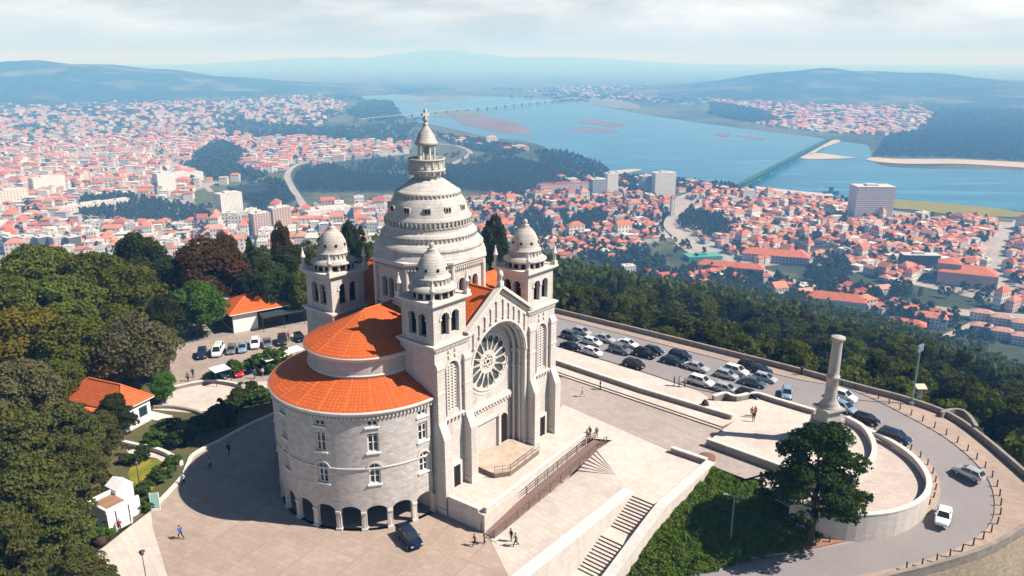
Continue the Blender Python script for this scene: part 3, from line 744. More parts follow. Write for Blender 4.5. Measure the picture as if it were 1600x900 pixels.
# low front parapet of the parvis
o=wallthing('parapet_wall','low pale parapet along the front edge of the church terrace above the long ramp','wall',[C+(D-C)*.02-e2*-.25,D+e2*.25],.35,ZT,ZT+.55,[M['wallst'],M['cope']],cope=.1)
o=wallthing('terrace_wall','short pale granite end wall of the church terrace facing the lower plaza','wall',[A+e1*.2,B+e1*.2],.4,-.1,ZT+.35,[M['wallst'],M['cope']],cope=.1)
# sloping court between ramp and stairs
R0=G(766,843,0); R1=G(830,880,0); R2=G(812,902,ZT+.2); Rm=G(903,735,1.25)
mb=MB(); N=24; A0,A1=R0.xy,R2.xy; Rm=G(903,736,1.2); TM=.3
def court_pt(s,t):
    l=A0.lerp(A1,t)
    if t<=TM: m=Rm.xy.lerp(Fq.xy,t/TM); zr=Rm.z+(ZT-Rm.z)*t/TM
    else: m=Fq.xy.lerp(T0.xy,(t-TM)/(1-TM)); zr=ZT
    q=l.lerp(m,s); return (q.x,q.y,.012+(zr-.01)*s**1.1)
P=[court_pt(i/N,j/10) for i in range(N+1) for j in range(11)]
mb.add(P,[(i*11+j,(i+1)*11+j,(i+1)*11+j+1,i*11+j+1) for i in range(N) for j in range(10)],0,True); struct(mb,'court_pavement',[M['parvis']])
fb=[bw(-10.7,-12.6),bw(9,-12.6),Fq+Vector((0,0,0)),T0-sx_*0 if False else T0,R2]
mb=MB(); mb.poly([(p.x,p.y,-.03) for p in fb],0); struct(mb,'court_foundation_ground',[M['plaza']])

mb=MB(); mb.obox(((R0.x+R1.x)/2,(R0.y+R1.y)/2),(R1-R0),(R1-R0).length/2,.12,.0,.045,0); struct(mb,'court_kerb',[M['plaza']])
# fan steps down from the terrace end to the court
mb=MB(); NS=7; W0=Rm; W1=G(935,698,ZT)
for k in range(NS):
    f0=k/NS; f1=(k+1)/NS
    p0=W0+(W1-W0)*f0; p1=W0+(W1-W0)*f1; z=Rm.z+(ZT+.006-Rm.z)*(k+1)/NS; zlo=Rm.z+(ZT-Rm.z)*k/NS
    mb.face([(p0.x,p0.y,z),(p1.x,p1.y,z),(Fq.x,Fq.y,ZT+.006),(Fq.x,Fq.y,ZT+.006)][:3],0)
    mb.face([(p0.x,p0.y,zlo-.05),(Fq.x,Fq.y,ZT-.02),(Fq.x,Fq.y,ZT+.006),(p0.x,p0.y,z)],1)
tag(mb.build('fan_steps',[M['parvis'],plain('step_riser',(.34,.27,.22),.9,.2)]),'fan of pale stone steps spreading below the top of the long ramp','steps')
mb=MB(); mb.poly([(W1.x,W1.y,ZT+.004),(E_.x,E_.y,ZT+.004),(Fq.x,Fq.y,ZT+.004)],0); struct(mb,'parvis_corner',[M['parvis']])
# long ramp with railings
ra,rb=G(762,836,.05),G(938,690,ZT)
ra=C+(ra-C); ax=(rb-ra); L=Vector((ax.x,ax.y,0)).length; u=Vector((ax.x,ax.y,0)).normalized(); nrm=Vector((u.y,-u.x,0))
ramp=empty('ramp',(0,0,0),0,'long brown wheelchair ramp with metal railings climbing beside the church terrace','ramp')
mb=MB(); hw=.95
def rp_(s,w,z=0): 
    p=ra+u*s+nrm*w; zz=.06+(ZT-.04)*max(0,min(1,s/(L-1.5))); return Vector((p.x,p.y,zz+z))
for s0,s1 in ((0,L-1.5),(L-1.5,L)):
    mb.face([rp_(s0,-hw),rp_(s1,-hw),rp_(s1,hw),rp_(s0,hw)],0)
    mb.face([rp_(s0,-hw,-.12),rp_(s1,-hw,-.12),rp_(s1,-hw),rp_(s0,-hw)],0); mb.face([rp_(s0,hw,-.12),rp_(s1,hw,-.12),rp_(s1,hw),rp_(s0,hw)],0)
for k in range(int(L/2.2)): 
    s=1.5+k*2.2; a=rp_(s,hw-.1); mb.box(a.x-.06,a.x+.06,a.y-.06,a.y+.06,-.1,a.z-.12,1)
mb.build('deck',[plain('ramp_deck',(.21,.135,.115),.8,.2,var=.2),M['rail']],ramp)
for w in (-hw,hw):
    mb=MB(); n=int(L/1.9)
    for k in range(n+1):
        s=L*k/n; mb.beam(rp_(s,w),rp_(s,w,1.05),.085,.085,0)
    for h in (.35,.65,1.0):
        mb.beam(rp_(0,w,h),rp_(L-1.5,w,h),.07,.07,0); mb.beam(rp_(L-1.5,w,h),rp_(L,w,h),.07,.07,0)
    mb.build('railing',[M['rail']],ramp)
# raised platform with its own short ramp before the church door
plat=empty('door_platform',(0,0,0),0,'raised brown platform with low railings in front of the basilica door','platform')
mb=MB(); a,b=-3.95,3.95; y0,y1=FY-3.0,FY+1.86
P=[bw(a,y0+.5,0),bw(a+1.6,y0-.6,0),bw(b,y0,0),bw(b,y1-.05,0),bw(a,y1-.05,0)]
mb.prism([(p.x,p.y) for p in P],T2+.0,T2+.62,0,1); mb.build('deck',[plain('platform_deck',(.50,.385,.30),.85,.2,var=.2,scale=.8),plain('ramp_side',(.20,.15,.13),.85,.2,var=.2)],plat)
mb=MB()
rail=[bw(a,y0+.5,T2+.62),bw(a+1.6,y0-.6,T2+.62),bw(b,y0,T2+.62)]
for p,q in zip(rail[:-1],rail[1:]):
    n=max(2,int((q-p).length/1.5))
    for k in range(n+1): c=p+(q-p)*k/n; mb.beam(c,c+Vector((0,0,.9)),.05,.05,0)
    for h in (.45,.9): mb.beam(p+Vector((0,0,h)),q+Vector((0,0,h)),.045,.045,0)
mb.build('railing',[M['rail']],plat)

# ---------------------------------------------------------------- great stairway descending the hillside
sd=(T1-T0); sd.z=0; sw=sd.length; sx=sd.normalized(); sdn=Vector((sx.y,-sx.x,0))
if sdn.y>0: sdn=-sdn
stairs=empty('stairway',(0,0,0),0,'wide pale stone stairway descending the hill in three flights between white walls','stairway')
pos=T0.copy(); z=ZT; flights=[]; rail_l=[T0.copy()]
TR,RI=.42,.17
for fl in range(4):
    mb=MB()
    for k in range(11):
        z-=RI
        for zz0,zz1,off0,off1 in ((z-.5,z,0,TR),):
            p=pos+sdn*off0; q=pos+sdn*off1
            mb.face([(p.x,p.y,z),(p.x+sx.x*sw,p.y+sx.y*sw,z),(q.x+sx.x*sw,q.y+sx.y*sw,z),(q.x,q.y,z)],0)
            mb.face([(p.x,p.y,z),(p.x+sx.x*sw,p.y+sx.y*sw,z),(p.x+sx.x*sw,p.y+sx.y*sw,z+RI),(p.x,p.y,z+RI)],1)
            pass
        pos=pos+sdn*TR
    p=pos; q=pos+sdn*1.7
    mb.face([(p.x,p.y,z),(p.x+sx.x*sw,p.y+sx.y*sw,z),(q.x+sx.x*sw,q.y+sx.y*sw,z),(q.x,q.y,z)],0)
    pos=q
    mb.build('flight',[M['parvis'],plain('painted_riser_shade',(.20,.165,.15),.9,.2)],stairs)  # risers carry their shade in a colour darker than the treads
send=pos; zend=z
print('stairs', sw, [project(*p) for p in (T0,T1)], project(pos.x,pos.y,z))
# side walls: level with the court at the top, following the stairs down
slope=(ZT-zend)/(send-T0).length
LW=[T0-sx*.35+sdn*-.2, T0-sx*.35+sdn*2.0]
wl=[T0-sx*.4-sdn*.3]+[T0-sx*.4+sdn*s for s in (3,8,14,22)]
Rq=T1+sx*.4
wr=[U1-e2*.0, T1+sx*.5-sdn*.2]+[T1+sx*.5+sdn*s for s in (3,8,14,22)]
zs=lambda s:ZT-slope*s
wallthing('stair_wall','broad white wall on the church side of the hillside stairway','wall',wl,1.2,[-9]*5,[ZT+.22]*5,[M['wallst'],M['cope']],cope=.12)
wallthing('stair_wall','long white wall on the garden side of the stairway, reaching up to the grey plaza','wall',wr,1.0,[-9]*6,[ZT+.45,ZT+.3,zs(3)+.35,zs(8)+.3,zs(14)+.3,zs(22)+.3],[M['wallst'],M['cope']],cope=.12)
# short wall and round brown planter at the plaza corner
wallthing('parapet_wall','short dark faced parapet at the terrace corner beside the round planter','wall',[U0+Vector((0,0,0)),U1-sx*.5],.5,ZT,ZT+.6,[M['para'],M['cope']],cope=.08)
c=G(1097,722,ZT); mb=MB(); mb.lathe([(1.0,ZT-.02),(1.05,ZT+.35),(.95,ZT+.4),(.6,ZT+.5),(0,ZT+.55)],c.x+.8,c.y+.8,24); tag(mb.build('planter',[plain('planter_brown',(.22,.10,.07),.8,.2)]),'low round reddish brown planter behind the terrace corner parapet','planter')

# ---------------------------------------------------------------- upper grey plaza, walkway, car park
gp=[V0,U0,G(1112,727,ZT),G(1200,760,1.6)]
up=GP([(880,632),(1049,706),(1112,728),(1165,748),(1210,735),(1190,716),(1105,690),(1128,670),(880,587)],ZT)+[bw(14,-6,ZT),bw(12.2,-9.9,ZT)]
sheet('upper_plaza',up,ZT-.004,M['grey'])
# wide ground below everything on the car park side
mb=MB(); ug=[bw(11.5,-9,0),bw(11.5,14,0)]+GP([(790,470),(880,489),(1012,521),(1144,554),(1250,581),(1335,606),(1292,654),(1215,700),(1128,672),(880,590)],ZT-.1)
mb.poly([(p.x,p.y,ZT-.1) for p in ug],0); struct(mb,'car_park_ground',[M['lot']])
ws=GP([(860,575),(880,581),(1000,622),(1148,672),(1128,672),(880,588),(860,580)],ZT)
mb=MB(); s0,s1=G(860,580,ZT),G(1128,670,ZT); dd=(s1-s0).normalized(); nn=Vector((-dd.y,dd.x,0))
if nn.y<0: nn=-nn
ZW=ZT+.34
wk=[s0,s1]+[G(1147,658,ZW),G(1115,626,ZW),G(1090,611,ZW),G(1000,581,ZW),G(860,539,ZW)]
mb.poly([(p.x,p.y,ZW) for p in wk],0); n=len(wk)
for i in range(n):
    p,q=wk[i],wk[(i+1)%n]; mb.face([(p.x,p.y,ZT-.1),(q.x,q.y,ZT-.1),(q.x,q.y,ZW),(p.x,p.y,ZW)],1)
q0=s0-nn*.45; q1=s1-nn*.45
mb.face([(q0.x,q0.y,ZT+.17),(q1.x,q1.y,ZT+.17),(s1.x,s1.y,ZT+.17),(s0.x,s0.y,ZT+.17)],0); mb.face([(q0.x,q0.y,ZT-.1),(q1.x,q1.y,ZT-.1),(q1.x,q1.y,ZT+.17),(q0.x,q0.y,ZT+.17)],1)
struct(mb,'walkway_pavement',[M['cream'],plain('kerb_riser',(.27,.22,.19),.9,.2)])
wallthing('bench_wall','long low grey bench wall running along the walkway beside the car park','wall',[G(862,566,ZW),G(1000,612,ZW),G(1143,655,ZW)],.55,ZW-.01,ZW+.62,[M['para'],M['cope']],cope=.06)

# column platform
ZP=ZT+.36
pf=GP([(1105,690),(1147,658),(1115,626),(1150,628),(1180,622),(1272,648),(1320,657)],ZP)
rp0=smooth_path(GP([(1322,659),(1345,672),(1358,687),(1365,706),(1362,723),(1348,740),(1328,752),(1300,758)],ZP),5)
pf2=pf+rp0[1:]+GP([(1250,748),(1205,728)],ZP)
mb=MB(); mb.poly([(p.x,p.y,ZP) for p in pf2],0); n=len(pf2)
for i in range(n):
    p,q=pf2[i],pf2[(i+1)%n]; mb.face([(p.x,p.y,-.5),(q.x,q.y,-.5),(q.x,q.y,ZP),(p.x,p.y,ZP)],1)
struct(mb,'column_terrace',[M['cream'],M['wallst']])
wallthing('parapet_wall','low wavy stone parapet between the column terrace and the parked cars','wall',smooth_path(GP([(1114,625),(1133,620),(1150,625),(1180,620),(1215,630),(1272,647)],ZP),4),.5,ZP-.6,ZP+.6,[M['para'],M['cope']],cope=.06)
wallthing('parapet_wall','dark faced low wall along the near side of the column terrace','wall',GP([(1105,692),(1150,708),(1205,728),(1250,745)],ZP),.5,ZP-.6,ZP+.55,[M['para'],M['cope']],cope=.06)
wallthing('round_wall','curved white stone wall round the end of the column terrace','wall',rp0,.5,-.5,ZP+.72,[M['wallst'],M['cope']],cope=.12)

# road stations: terrace foot, inner asphalt edge, outer asphalt edge, parapet, level
ST=[((860,540),(860,537),(860,494),(860,487),2.2),((1000,582),(1000,579),(1010,532),(1012,524),2.2),((1092,612),(1095,609),(1140,566),(1144,557),2.2),((1200,634),(1205,628),(1240,592),(1250,584),2.2),
((1290,655),(1300,645),(1330,610),(1340,609),2.1),((1375,690),(1385,682),(1420,652),(1425,632),1.9),((1427,720),(1439,712),(1490,694),(1500,664),1.4),((1451,752),(1465,745),(1541,745),(1596,742),.8),
((1449,785),(1467,778),(1554,795),(1650,798),.2),((1421,812),(1446,806),(1535,833),(1606,826),-.3),((1360,833),(1390,834),(1470,868),(1541,864),-.7),((1291,838),(1312,852),(1390,890),(1455,892),-1.1),
((1240,850),(1243,863),(1290,910),(1370,914),-1.5),((1165,868),(1172,873),(1200,945),(1250,960),-1.9),((1080,892),(1084,897),(1090,985),(1120,1005),-2.3),((960,935),(965,945),(960,1045),(990,1065),-2.9)]
rows=[[G(*p,s[4]) for p in s[:4]] for s in ST]
cols=[smooth_path([r[k] for r in rows],5) for k in range(4)]
mb=MB(); n=len(cols[0])
for i in range(n-1):
    a=[cols[k][i] for k in range(4)]; b=[cols[k][i+1] for k in range(4)]
    up_=Vector((0,0,.11))
    mb.face([a[1],b[1],b[2],a[2]],0)
    far=i>22
    mb.face([a[2]+up_,b[2]+up_,b[3]+up_,a[3]+up_],1); mb.face([a[2],b[2],b[2]+up_,a[2]+up_],2)
    if i>=20:
        mb.face([a[0]+up_,b[0]+up_,b[1]+up_,a[1]+up_],1); mb.face([a[1],b[1],b[1]+up_,a[1]+up_],2)
struct(mb,'road',[M['asphalt'],M['walk'],M['cope']])
# outer parapet with its rough stone outer face
zr=[p.z for p in cols[3]]
i0=0
wallthing('road_parapet','long low stone parapet wall curving along the outer edge of the road above the forest','wall',cols[3],.38,[z-.5 for z in zr],[z+.8 for z in zr],[M['para'],M['para']],cope=.06)
mb=MB()
for i in range(n-1):
    def outn(j):
        d=cols[3][min(n-1,j+1)]-cols[3][max(0,j-1)]; d.z=0; d.normalize(); return Vector((d.y,-d.x,0))*-1
    a,b=cols[3][i],cols[3][i+1]; na,nb=outn(i),outn(i+1)
    ca=cols[2][i]
    if na.dot(a-ca)<0: na=-na
    if nb.dot(b-cols[2][i+1])<0: nb=-nb
    P=[a+na*.27,b+nb*.27,b+nb*1.6,a+na*1.6]
    mb.face([(P[0].x,P[0].y,a.z-.1),(P[1].x,P[1].y,b.z-.1),(P[2].x,P[2].y,b.z-9),(P[3].x,P[3].y,a.z-9)],0)
tag(mb.build('retaining_wall',[M['rough']]),'rough brown stone retaining wall holding up the outer edge of the hairpin road','wall')
wallthing('lookout_wall','small stone lookout jutting out from the outer parapet towards the forest','wall',smooth_path([G(1470,650,1.9),G(1488,645,1.9),G(1504,648,1.8),G(1516,660,1.7),G(1524,676,1.5)],3),.4,-4.0,2.4,[M['para'],M['para']],cope=.06)
# round lower terrace inside the bend
ring=smooth_path(GP([(1334,662),(1380,682),(1420,707),(1444,733),(1452,757),(1440,780),(1400,798),(1340,804),(1285,797),(1235,785)],2.35),4)
def road_z(p):
    best=min(range(n),key=lambda i:(cols[0][i]-p).xy.length); return cols[0][best].z
wallthing('ring_wall','tall curved white retaining wall round the lower terrace inside the hairpin bend','wall',ring,.5,[road_z(p)-.8 for p in ring],2.35,[M['wallst'],M['cope']],cope=.12)
ZR=1.6
mb=MB(); rr=[Vector((p.x,p.y,ZR)) for p in ring]+GP([(1195,770),(1190,745),(1250,735),(1320,730),(1330,690)],ZR)
mb.poly([(p.x,p.y,ZR) for p in rr],0); struct(mb,'lower_terrace',[paving('ring_paving',(.54,.455,.405),1.1,1.1,.95,.03,.2)])
# path sloping from the grey plaza to the lower terrace
pa=[G(1112,728,ZT),G(1196,752,ZR+.02),G(1215,735,ZR+.02),G(1150,710,ZT-.1),G(1105,692,ZT)]
mb=MB(); mb.poly([(pa[0].x,pa[0].y,ZT+.003),(pa[1].x,pa[1].y,ZR+.01),(pa[2].x,pa[2].y,ZR+.01),(pa[4].x,pa[4].y,ZT+.003)],0)
struct(mb,'terrace_path',[M['grey']])
# hillside garden between stairs and road
gl=[(U1.x+.3,U1.y-.3,ZT-.2),(*G(1150,742,1.7).xy,1.7),(*G(1200,765,1.0).xy,1.0),(*G(1240,795,.1).xy,.1),(*G(1290,837,-.95).xy,-.95),(*G(1245,858,-1.35).xy,-1.35),(*G(1172,872,-1.8).xy,-1.8),(*G(1084,896,-2.2).xy,-2.2),(*G(985,938,-2.8).xy,-2.8)]
wrz=[zs(s) for s in (3,8,14)]
gr=[wr[4],wr[3],wr[2],wr[1]]
gl+=[(wr[4].x+.3,wr[4].y,-3.4),(wr[3].x+.3,wr[3].y,-2.2),(wr[2].x+.3,wr[2].y,-.2)]
mb=MB(); mb.poly(gl,0); struct(mb,'garden_slope_ground',[M['soil']])
GARDEN=gl
dt=[(*G(1215,850,-1.3).xy,-1.2),(*G(1290,836,-.9).xy,-.75),(*G(1360,836,-.7).xy,-.55),(*G(1305,850,-1.0).xy,-.9),(*G(1240,864,-1.4).xy,-1.3)]
mb=MB(); mb.poly(dt,0); struct(mb,'roadside_earth_ground',[M['dirt']])

# ---------------------------------------------------------------- left side: garden, car park, paths
sheet('garden_ground',GP([(150,905),(140,850),(203,820),(236,796),(285,745),(300,712),(345,688),(420,650),(470,628),(470,590),(330,590),(235,590),(60,590),(-80,640),(-80,800),(30,905)],-.03),-.03,M['soil'])
sheet('car_park_pavement',GP([(262,600),(268,545),(275,505),(330,490),(520,485),(540,560),(440,590),(415,600),(345,600),(300,604)],.004),.004,M['lot'])
sheet('yard_pavement',GP([(238,640),(262,615),(300,600),(350,600),(440,594),(420,612),(375,612),(355,622),(335,640),(300,645)],.008),.008,M['cream'])
sheet('service_road',GP([(262,540),(300,535),(400,515),(400,507),(345,520),(280,527)],.012),.012,M['asphalt'])
sheet('lawn',GP([(199,742),(207,722),(232,718),(252,717),(263,727),(250,748),(236,768),(212,766)],.02),.02,M['lawn'])
wallthing('garden_wall','low white wall winding through the garden below the house','wall',smooth_path(GP([(192,694),(215,699),(240,704),(262,712),(284,727)],0),4),.5,-.05,.55,[M['cope']])
sheet('garden_path',GP([(197,699),(240,708),(262,716),(280,728),(262,727),(245,716),(200,708)],.024),.024,M['cream'])
wallthing('garden_wall','curved low grey wall between the parked cars and the pale yard','wall',smooth_path(GP([(268,610),(300,603),(330,599),(360,602),(380,607)],0),4),.4,-.05,.5,[M['para'],M['cope']],cope=.05)
wallthing('garden_wall','low dark wall along the lower edge of the pale yard','wall',smooth_path(GP([(240,638),(270,638),(300,643),(320,650)],0),4),.4,-.1,.4,[M['para']])
# ---------------------------------------------------------------- vehicles
def paint(name,c,metal=.35): return plain(name,c,.28,.5,metal,var=.03)
PAINT={'white':paint('paint_white',(.80,.80,.79),0),'silver':paint('paint_silver',(.52,.53,.54)),'grey':paint('paint_grey',(.20,.21,.22)),'dark':paint('paint_charcoal',(.035,.038,.042)),'black':paint('paint_black',(.012,.012,.014)),
'navy':paint('paint_navy',(.02,.035,.085)),'blue':paint('paint_blue',(.015,.07,.22)),'light blue':paint('paint_light_blue',(.30,.42,.52)),'steel':paint('paint_steel_blue',(.10,.15,.20)),'red':paint('paint_red',(.55,.02,.05),.1),'midnight':paint('paint_midnight_blue',(.008,.018,.05)),'teal':paint('paint_teal',(.015,.05,.055)),'green':paint('paint_dark_green',(.02,.06,.04))}
MC=[plain('car_glass',(.015,.02,.024),.08,.7,var=.1),plain('tyre',(.02,.02,.02),.9,.2),plain('wheel_rim',(.45,.45,.46),.35,.5,.6),plain('lamp_glass',(.7,.7,.68),.15,.6),plain('plastic_trim',(.03,.03,.03),.6,.3),plain('tail_lamp',(.35,.01,.01),.2,.5)]
CARS={}
def car_meshes(kind):
    if kind in CARS: return CARS[kind]
    # L, W, H, body stations (x, halfwidth factor, zlow, zhigh), greenhouse (xr0,xf0 at belt; xr1,xf1 at roof), belt
    spec={'hatch':(4.1,1.76,1.48,[(-2.05,.84,.38,.72),(-1.98,.93,.28,.93),(-1.2,1,.24,.97),(.0,1,.22,.96),(.95,.99,.24,.95),(1.6,.95,.25,.84),(1.95,.86,.28,.70),(2.05,.74,.36,.56)],(-1.9,1.15,-1.5,.35)),
          'sedan':(4.5,1.78,1.44,[(-2.25,.82,.4,.75),(-2.18,.92,.3,.93),(-1.5,.99,.25,.96),(.0,1,.22,.94),(1.0,.99,.24,.93),(1.75,.95,.25,.83),(2.15,.86,.28,.70),(2.25,.74,.36,.55)],(-1.75,1.15,-1.0,.35)),
          'suv':(4.5,1.86,1.68,[(-2.25,.86,.45,.85),(-2.18,.95,.34,1.08),(-1.4,1,.3,1.1),(.0,1,.3,1.09),(1.05,1,.3,1.08),(1.75,.97,.32,.98),(2.13,.9,.34,.84),(2.25,.78,.42,.66)],(-2.1,1.2,-1.75,.5)),
          'van':(4.9,1.9,2.0,[(-2.45,.9,.4,1.0),(-2.42,.97,.3,1.2),(-1.4,1,.28,1.2),(.0,1,.28,1.2),(1.3,1,.28,1.18),(1.9,.97,.3,1.05),(2.35,.9,.32,.88),(2.45,.8,.42,.68)],(-2.4,1.75,-2.3,1.05))}[kind]
    L,W,H,stn,gh=spec; hw=W/2
    b=MB(); rings=[]
    for x,f,zl,zh in stn:
        w=hw*f; rings.append([(x,-w*.8,zl),(x,-w*.98,zl+.1),(x,-w,(zl+zh)/2),(x,-w*.96,zh-.07),(x,-w*.84,zh),(x,w*.84,zh),(x,w*.96,zh-.07),(x,w,(zl+zh)/2),(x,w*.98,zl+.1),(x,w*.8,zl)])
    m=10
    for i in range(len(rings)-1): b.add(rings[i]+rings[i+1],[(k,(k+1)%m,m+(k+1)%m,m+k) for k in range(m)],0,True)
    b.face(rings[0][::-1],0); b.face(rings[-1],0)
    xr0,xf0,xr1,xf1=gh; zb=stn[3][3]-.01; wb=hw*.86; wr=hw*.70
    # roof shell with pillars
    zr=H-.05
    roof=[(xr1,-wr,zr),(xf1,-wr,zr),(xf1,wr,zr),(xr1,wr,zr)]
    crown=[(xr1+.12,-wr+.1,H),(xf1-.18,-wr+.1,H-.01),(xf1-.18,wr-.1,H-.01),(xr1+.12,wr-.1,H)]
    b.add(roof+crown,[(4,5,6,7),(0,1,5,4),(1,2,6,5),(2,3,7,6),(3,0,4,7)],0,True)
    base=[(xr0,-wb,zb),(xf0,-wb,zb),(xf0,wb,zb),(xr0,wb,zb)]
    for p,q in zip(base,roof): b.beam(p,q,.09,.09,0)
    for s in (-1,1):
        b.beam(((xr0+xf0)/2-.1,s*wb,zb),((xr1+xf1)/2-.05,s*wr,zr),.08,.06,0)
        b.box(xf0-.45,xf0-.25,s*hw*1.0-.06 if s>0 else -hw*1.0-.09,s*hw*1.0+.09 if s>0 else -hw*1.0+.06,zb+.0,zb+.14,0)
    bm=bpy.data.meshes.new('body'); o=b.build('body',[PAINT['white']],None); bm=o.data; bpy.data.objects.remove(o)
    g=MB(); e=.025
    gb=[(xr0+.02,-wb+e,zb-.02),(xf0-.02,-wb+e,zb-.02),(xf0-.02,wb-e,zb-.02),(xr0+.02,wb-e,zb-.02)]
    gt=[(xr1+.01,-wr+e,zr-.004),(xf1-.01,-wr+e,zr-.004),(xf1-.01,wr-e,zr-.004),(xr1+.01,wr-e,zr-.004)]
    g.add(gb+gt,[(0,1,5,4),(1,2,6,5),(2,3,7,6),(3,0,4,7)],0)
    o=g.build('windows',[MC[0]]); gm=o.data; bpy.data.objects.remove(o)
    wm=MB(); r=.32 if kind!='suv' else .36
    wm.cyl((0,-.11,0),(0,.11,0),r,r,16,0); wm.cyl((0,-.125,0),(0,.125,0),r*.62,r*.62,12,1)
    o=wm.build('wheel',[MC[1],MC[2]]); wme=o.data; bpy.data.objects.remove(o)
    h=MB(); h.lathe([(.0,-.06),(.15,-.05),(.16,.0),(.12,.06),(.0,.08)],0,0,8); o=h.build('headlight',[MC[3]]); hm=o.data; bpy.data.objects.remove(o)
    h=MB(); h.box(-.05,.05,-.1,.1,-.12,.12,0); o=h.build('tail_light',[MC[5]]); tm=o.data; bpy.data.objects.remove(o)
    x1=stn[-2][0]-.02
    CARS[kind]=(bm,gm,wme,hm,tm,[(L*.30,hw-.1,r),(L*.30,-hw+.1,r),(-L*.30,hw-.1,r),(-L*.30,-hw+.1,r)],(x1,hw*.68,(stn[-2][3]+stn[-2][2])/2+.12),(stn[1][0]-.02,hw*.82,(stn[1][3]+stn[1][2])/2+.12))
    return CARS[kind]
def car(px,py,z,ang,kind,col,label,group=None,name='parked_car'):
    p=G(px,py,z); bm,gm,wm,hm,tm,wh,hl,tl=car_meshes(kind)
    t=empty(name,(p.x,p.y,z+.005),ang,label,'van' if kind=='van' else 'car',group)
    sc_=random.uniform(.85,.90); t.scale=(sc_,sc_,sc_)
    b=link_mesh('body',bm,t); b.material_slots[0].link='OBJECT'; b.material_slots[0].material=PAINT[col]
    link_mesh('windows',gm,t)
    for w in wh: link_mesh('wheel',wm,t,w)
    for s in (-1,1): link_mesh('headlight',hm,t,(hl[0],s*hl[1],hl[2])); link_mesh('tail_light',tm,t,(tl[0],s*tl[1],tl[2]))
    return t
AW=math.atan2(-.641,.768)        # along the parking rows
GC='cars parked in rows beside the church'
RC=[(893,529,'suv','steel','dark blue grey car half hidden by the church tower, farther of the two there'),(909,522,'hatch','silver','silver car at the very back of the parking rows, next to the tower'),
(925,538,'hatch','white','white hatchback in the second rank behind the estate, near the church tower'),(945,533,'sedan','silver','pale silver sedan with blue windows beside the white hatchback nearest the church'),
(892,546,'sedan','black','black car in the front row, cut off by the church buttress'),(926,554,'hatch','white','white car in the front row next to the black one by the church'),
(969,551,'suv','grey','grey car with a pale bonnet just in front of the white sedan'),(981,541,'sedan','white','bright white sedan behind the grey car'),(991,573,'hatch','dark','lone charcoal hatchback at the kerb edge of the front row'),
(1008,557,'suv','black','black car of the front pair in the third group from the church'),(1021,552,'hatch','teal','dark green hatchback behind the black car'),(1051,568,'sedan','teal','dark teal sedan at the near side of the dark pair'),
(1063,560,'suv','navy','dark blue car with a pale nose beside the teal sedan'),(1088,578,'sedan','silver','silver grey sedan alone in the middle of the rows'),(1095,601,'suv','white','white estate nearest the kerb, beside the standing group'),
(1134,612,'hatch','silver','pale silver car close to the wavy parapet'),(1135,590,'hatch','silver','grey silver hatchback in front of the white van like car'),(1150,584,'suv','white','tall white car behind the silver hatchback'),
(1172,577,'suv','black','black car at the far edge of the rows by the road'),(1187,582,'sedan','navy','dark blue car tucked against the black one'),(1195,595,'hatch','silver','silver car with blue glass behind the slate blue estate'),
(1177,602,'sedan','steel','slate blue estate at the end of the front row'),(1168,621,'hatch','black','black car mostly hidden by the wavy parapet')]
for x,y,k,c,l in RC: car(x,y,2.2,AW+random.uniform(-.05,.05),k,c,l,GC)
car(1229,619,2.15,math.radians(-112),'hatch','light blue','light blue hatchback facing the viewer between the parking rows and the column')
car(1316,624,2.1,math.radians(-48),'suv','white','white car half hidden behind the column, farther of two')
car(1318,641,2.08,math.radians(-58),'hatch','light blue','pale blue car just behind the foot of the column')
car(1353,660,2.0,math.radians(-42),'hatch','black','black hatchback parked at the bend right of the column')
car(1397,688,1.85,math.radians(-47),'suv','navy','dark blue car with a silver bonnet parked beside the ring wall')
car(1513,744,1.1,math.radians(122),'hatch','silver','silver car driving up the hairpin bend, seen from behind',name='moving_car')
car(1473,812,-.05,math.radians(-124),'sedan','white','white sedan driving down the hairpin bend towards the viewer',name='moving_car')
car(640,846,0,math.radians(-58),'suv','midnight','dark blue car with a bright blue bonnet parked under the arcade')
GL='cars parked behind the round apse'
for x,y,k,c,a,l in [(316,557,'suv','navy',-72,'dark blue car at the left end of the row behind the apse'),(341,553,'van','white',-80,'white delivery van with a pale green disc on it'),(362,550,'hatch','grey',-75,'grey hatchback right of the delivery van'),
(379,547,'sedan','light blue',-72,'light blue car in the middle of the row behind the apse'),(399,541,'suv','white',-75,'white people carrier in the row before the tiled pavilion'),(418,540,'sedan','grey',-70,'dark grey car right of the white people carrier'),
(441,536,'suv','dark',-75,'charcoal car under the front of the dark awning'),(468,531,'hatch','black',-60,'black car at the right end of the row by the church tower'),(391,577,'suv','navy',-80,'navy car parked alone beside the long hedge'),
(372,585,'hatch','red',-62,'bright red car parked beside the hedge'),(338,592,'sedan','green',-10,'dark green car at the left end of the clipped hedge'),(446,722,'hatch','blue',-60,'bright blue car in the shade against the apse wall')]:
    t=car(x,y,0.006,math.radians(a),k,c,l,GL)
    if k=='van':
        q=MB(); q.cyl((-1.0,0,2.001),(-1.0,0,2.008),.55,.55,20,0)
        q.build('door_decal',[plain('pale_green_decal',(.35,.55,.30),.5,.3)],t)

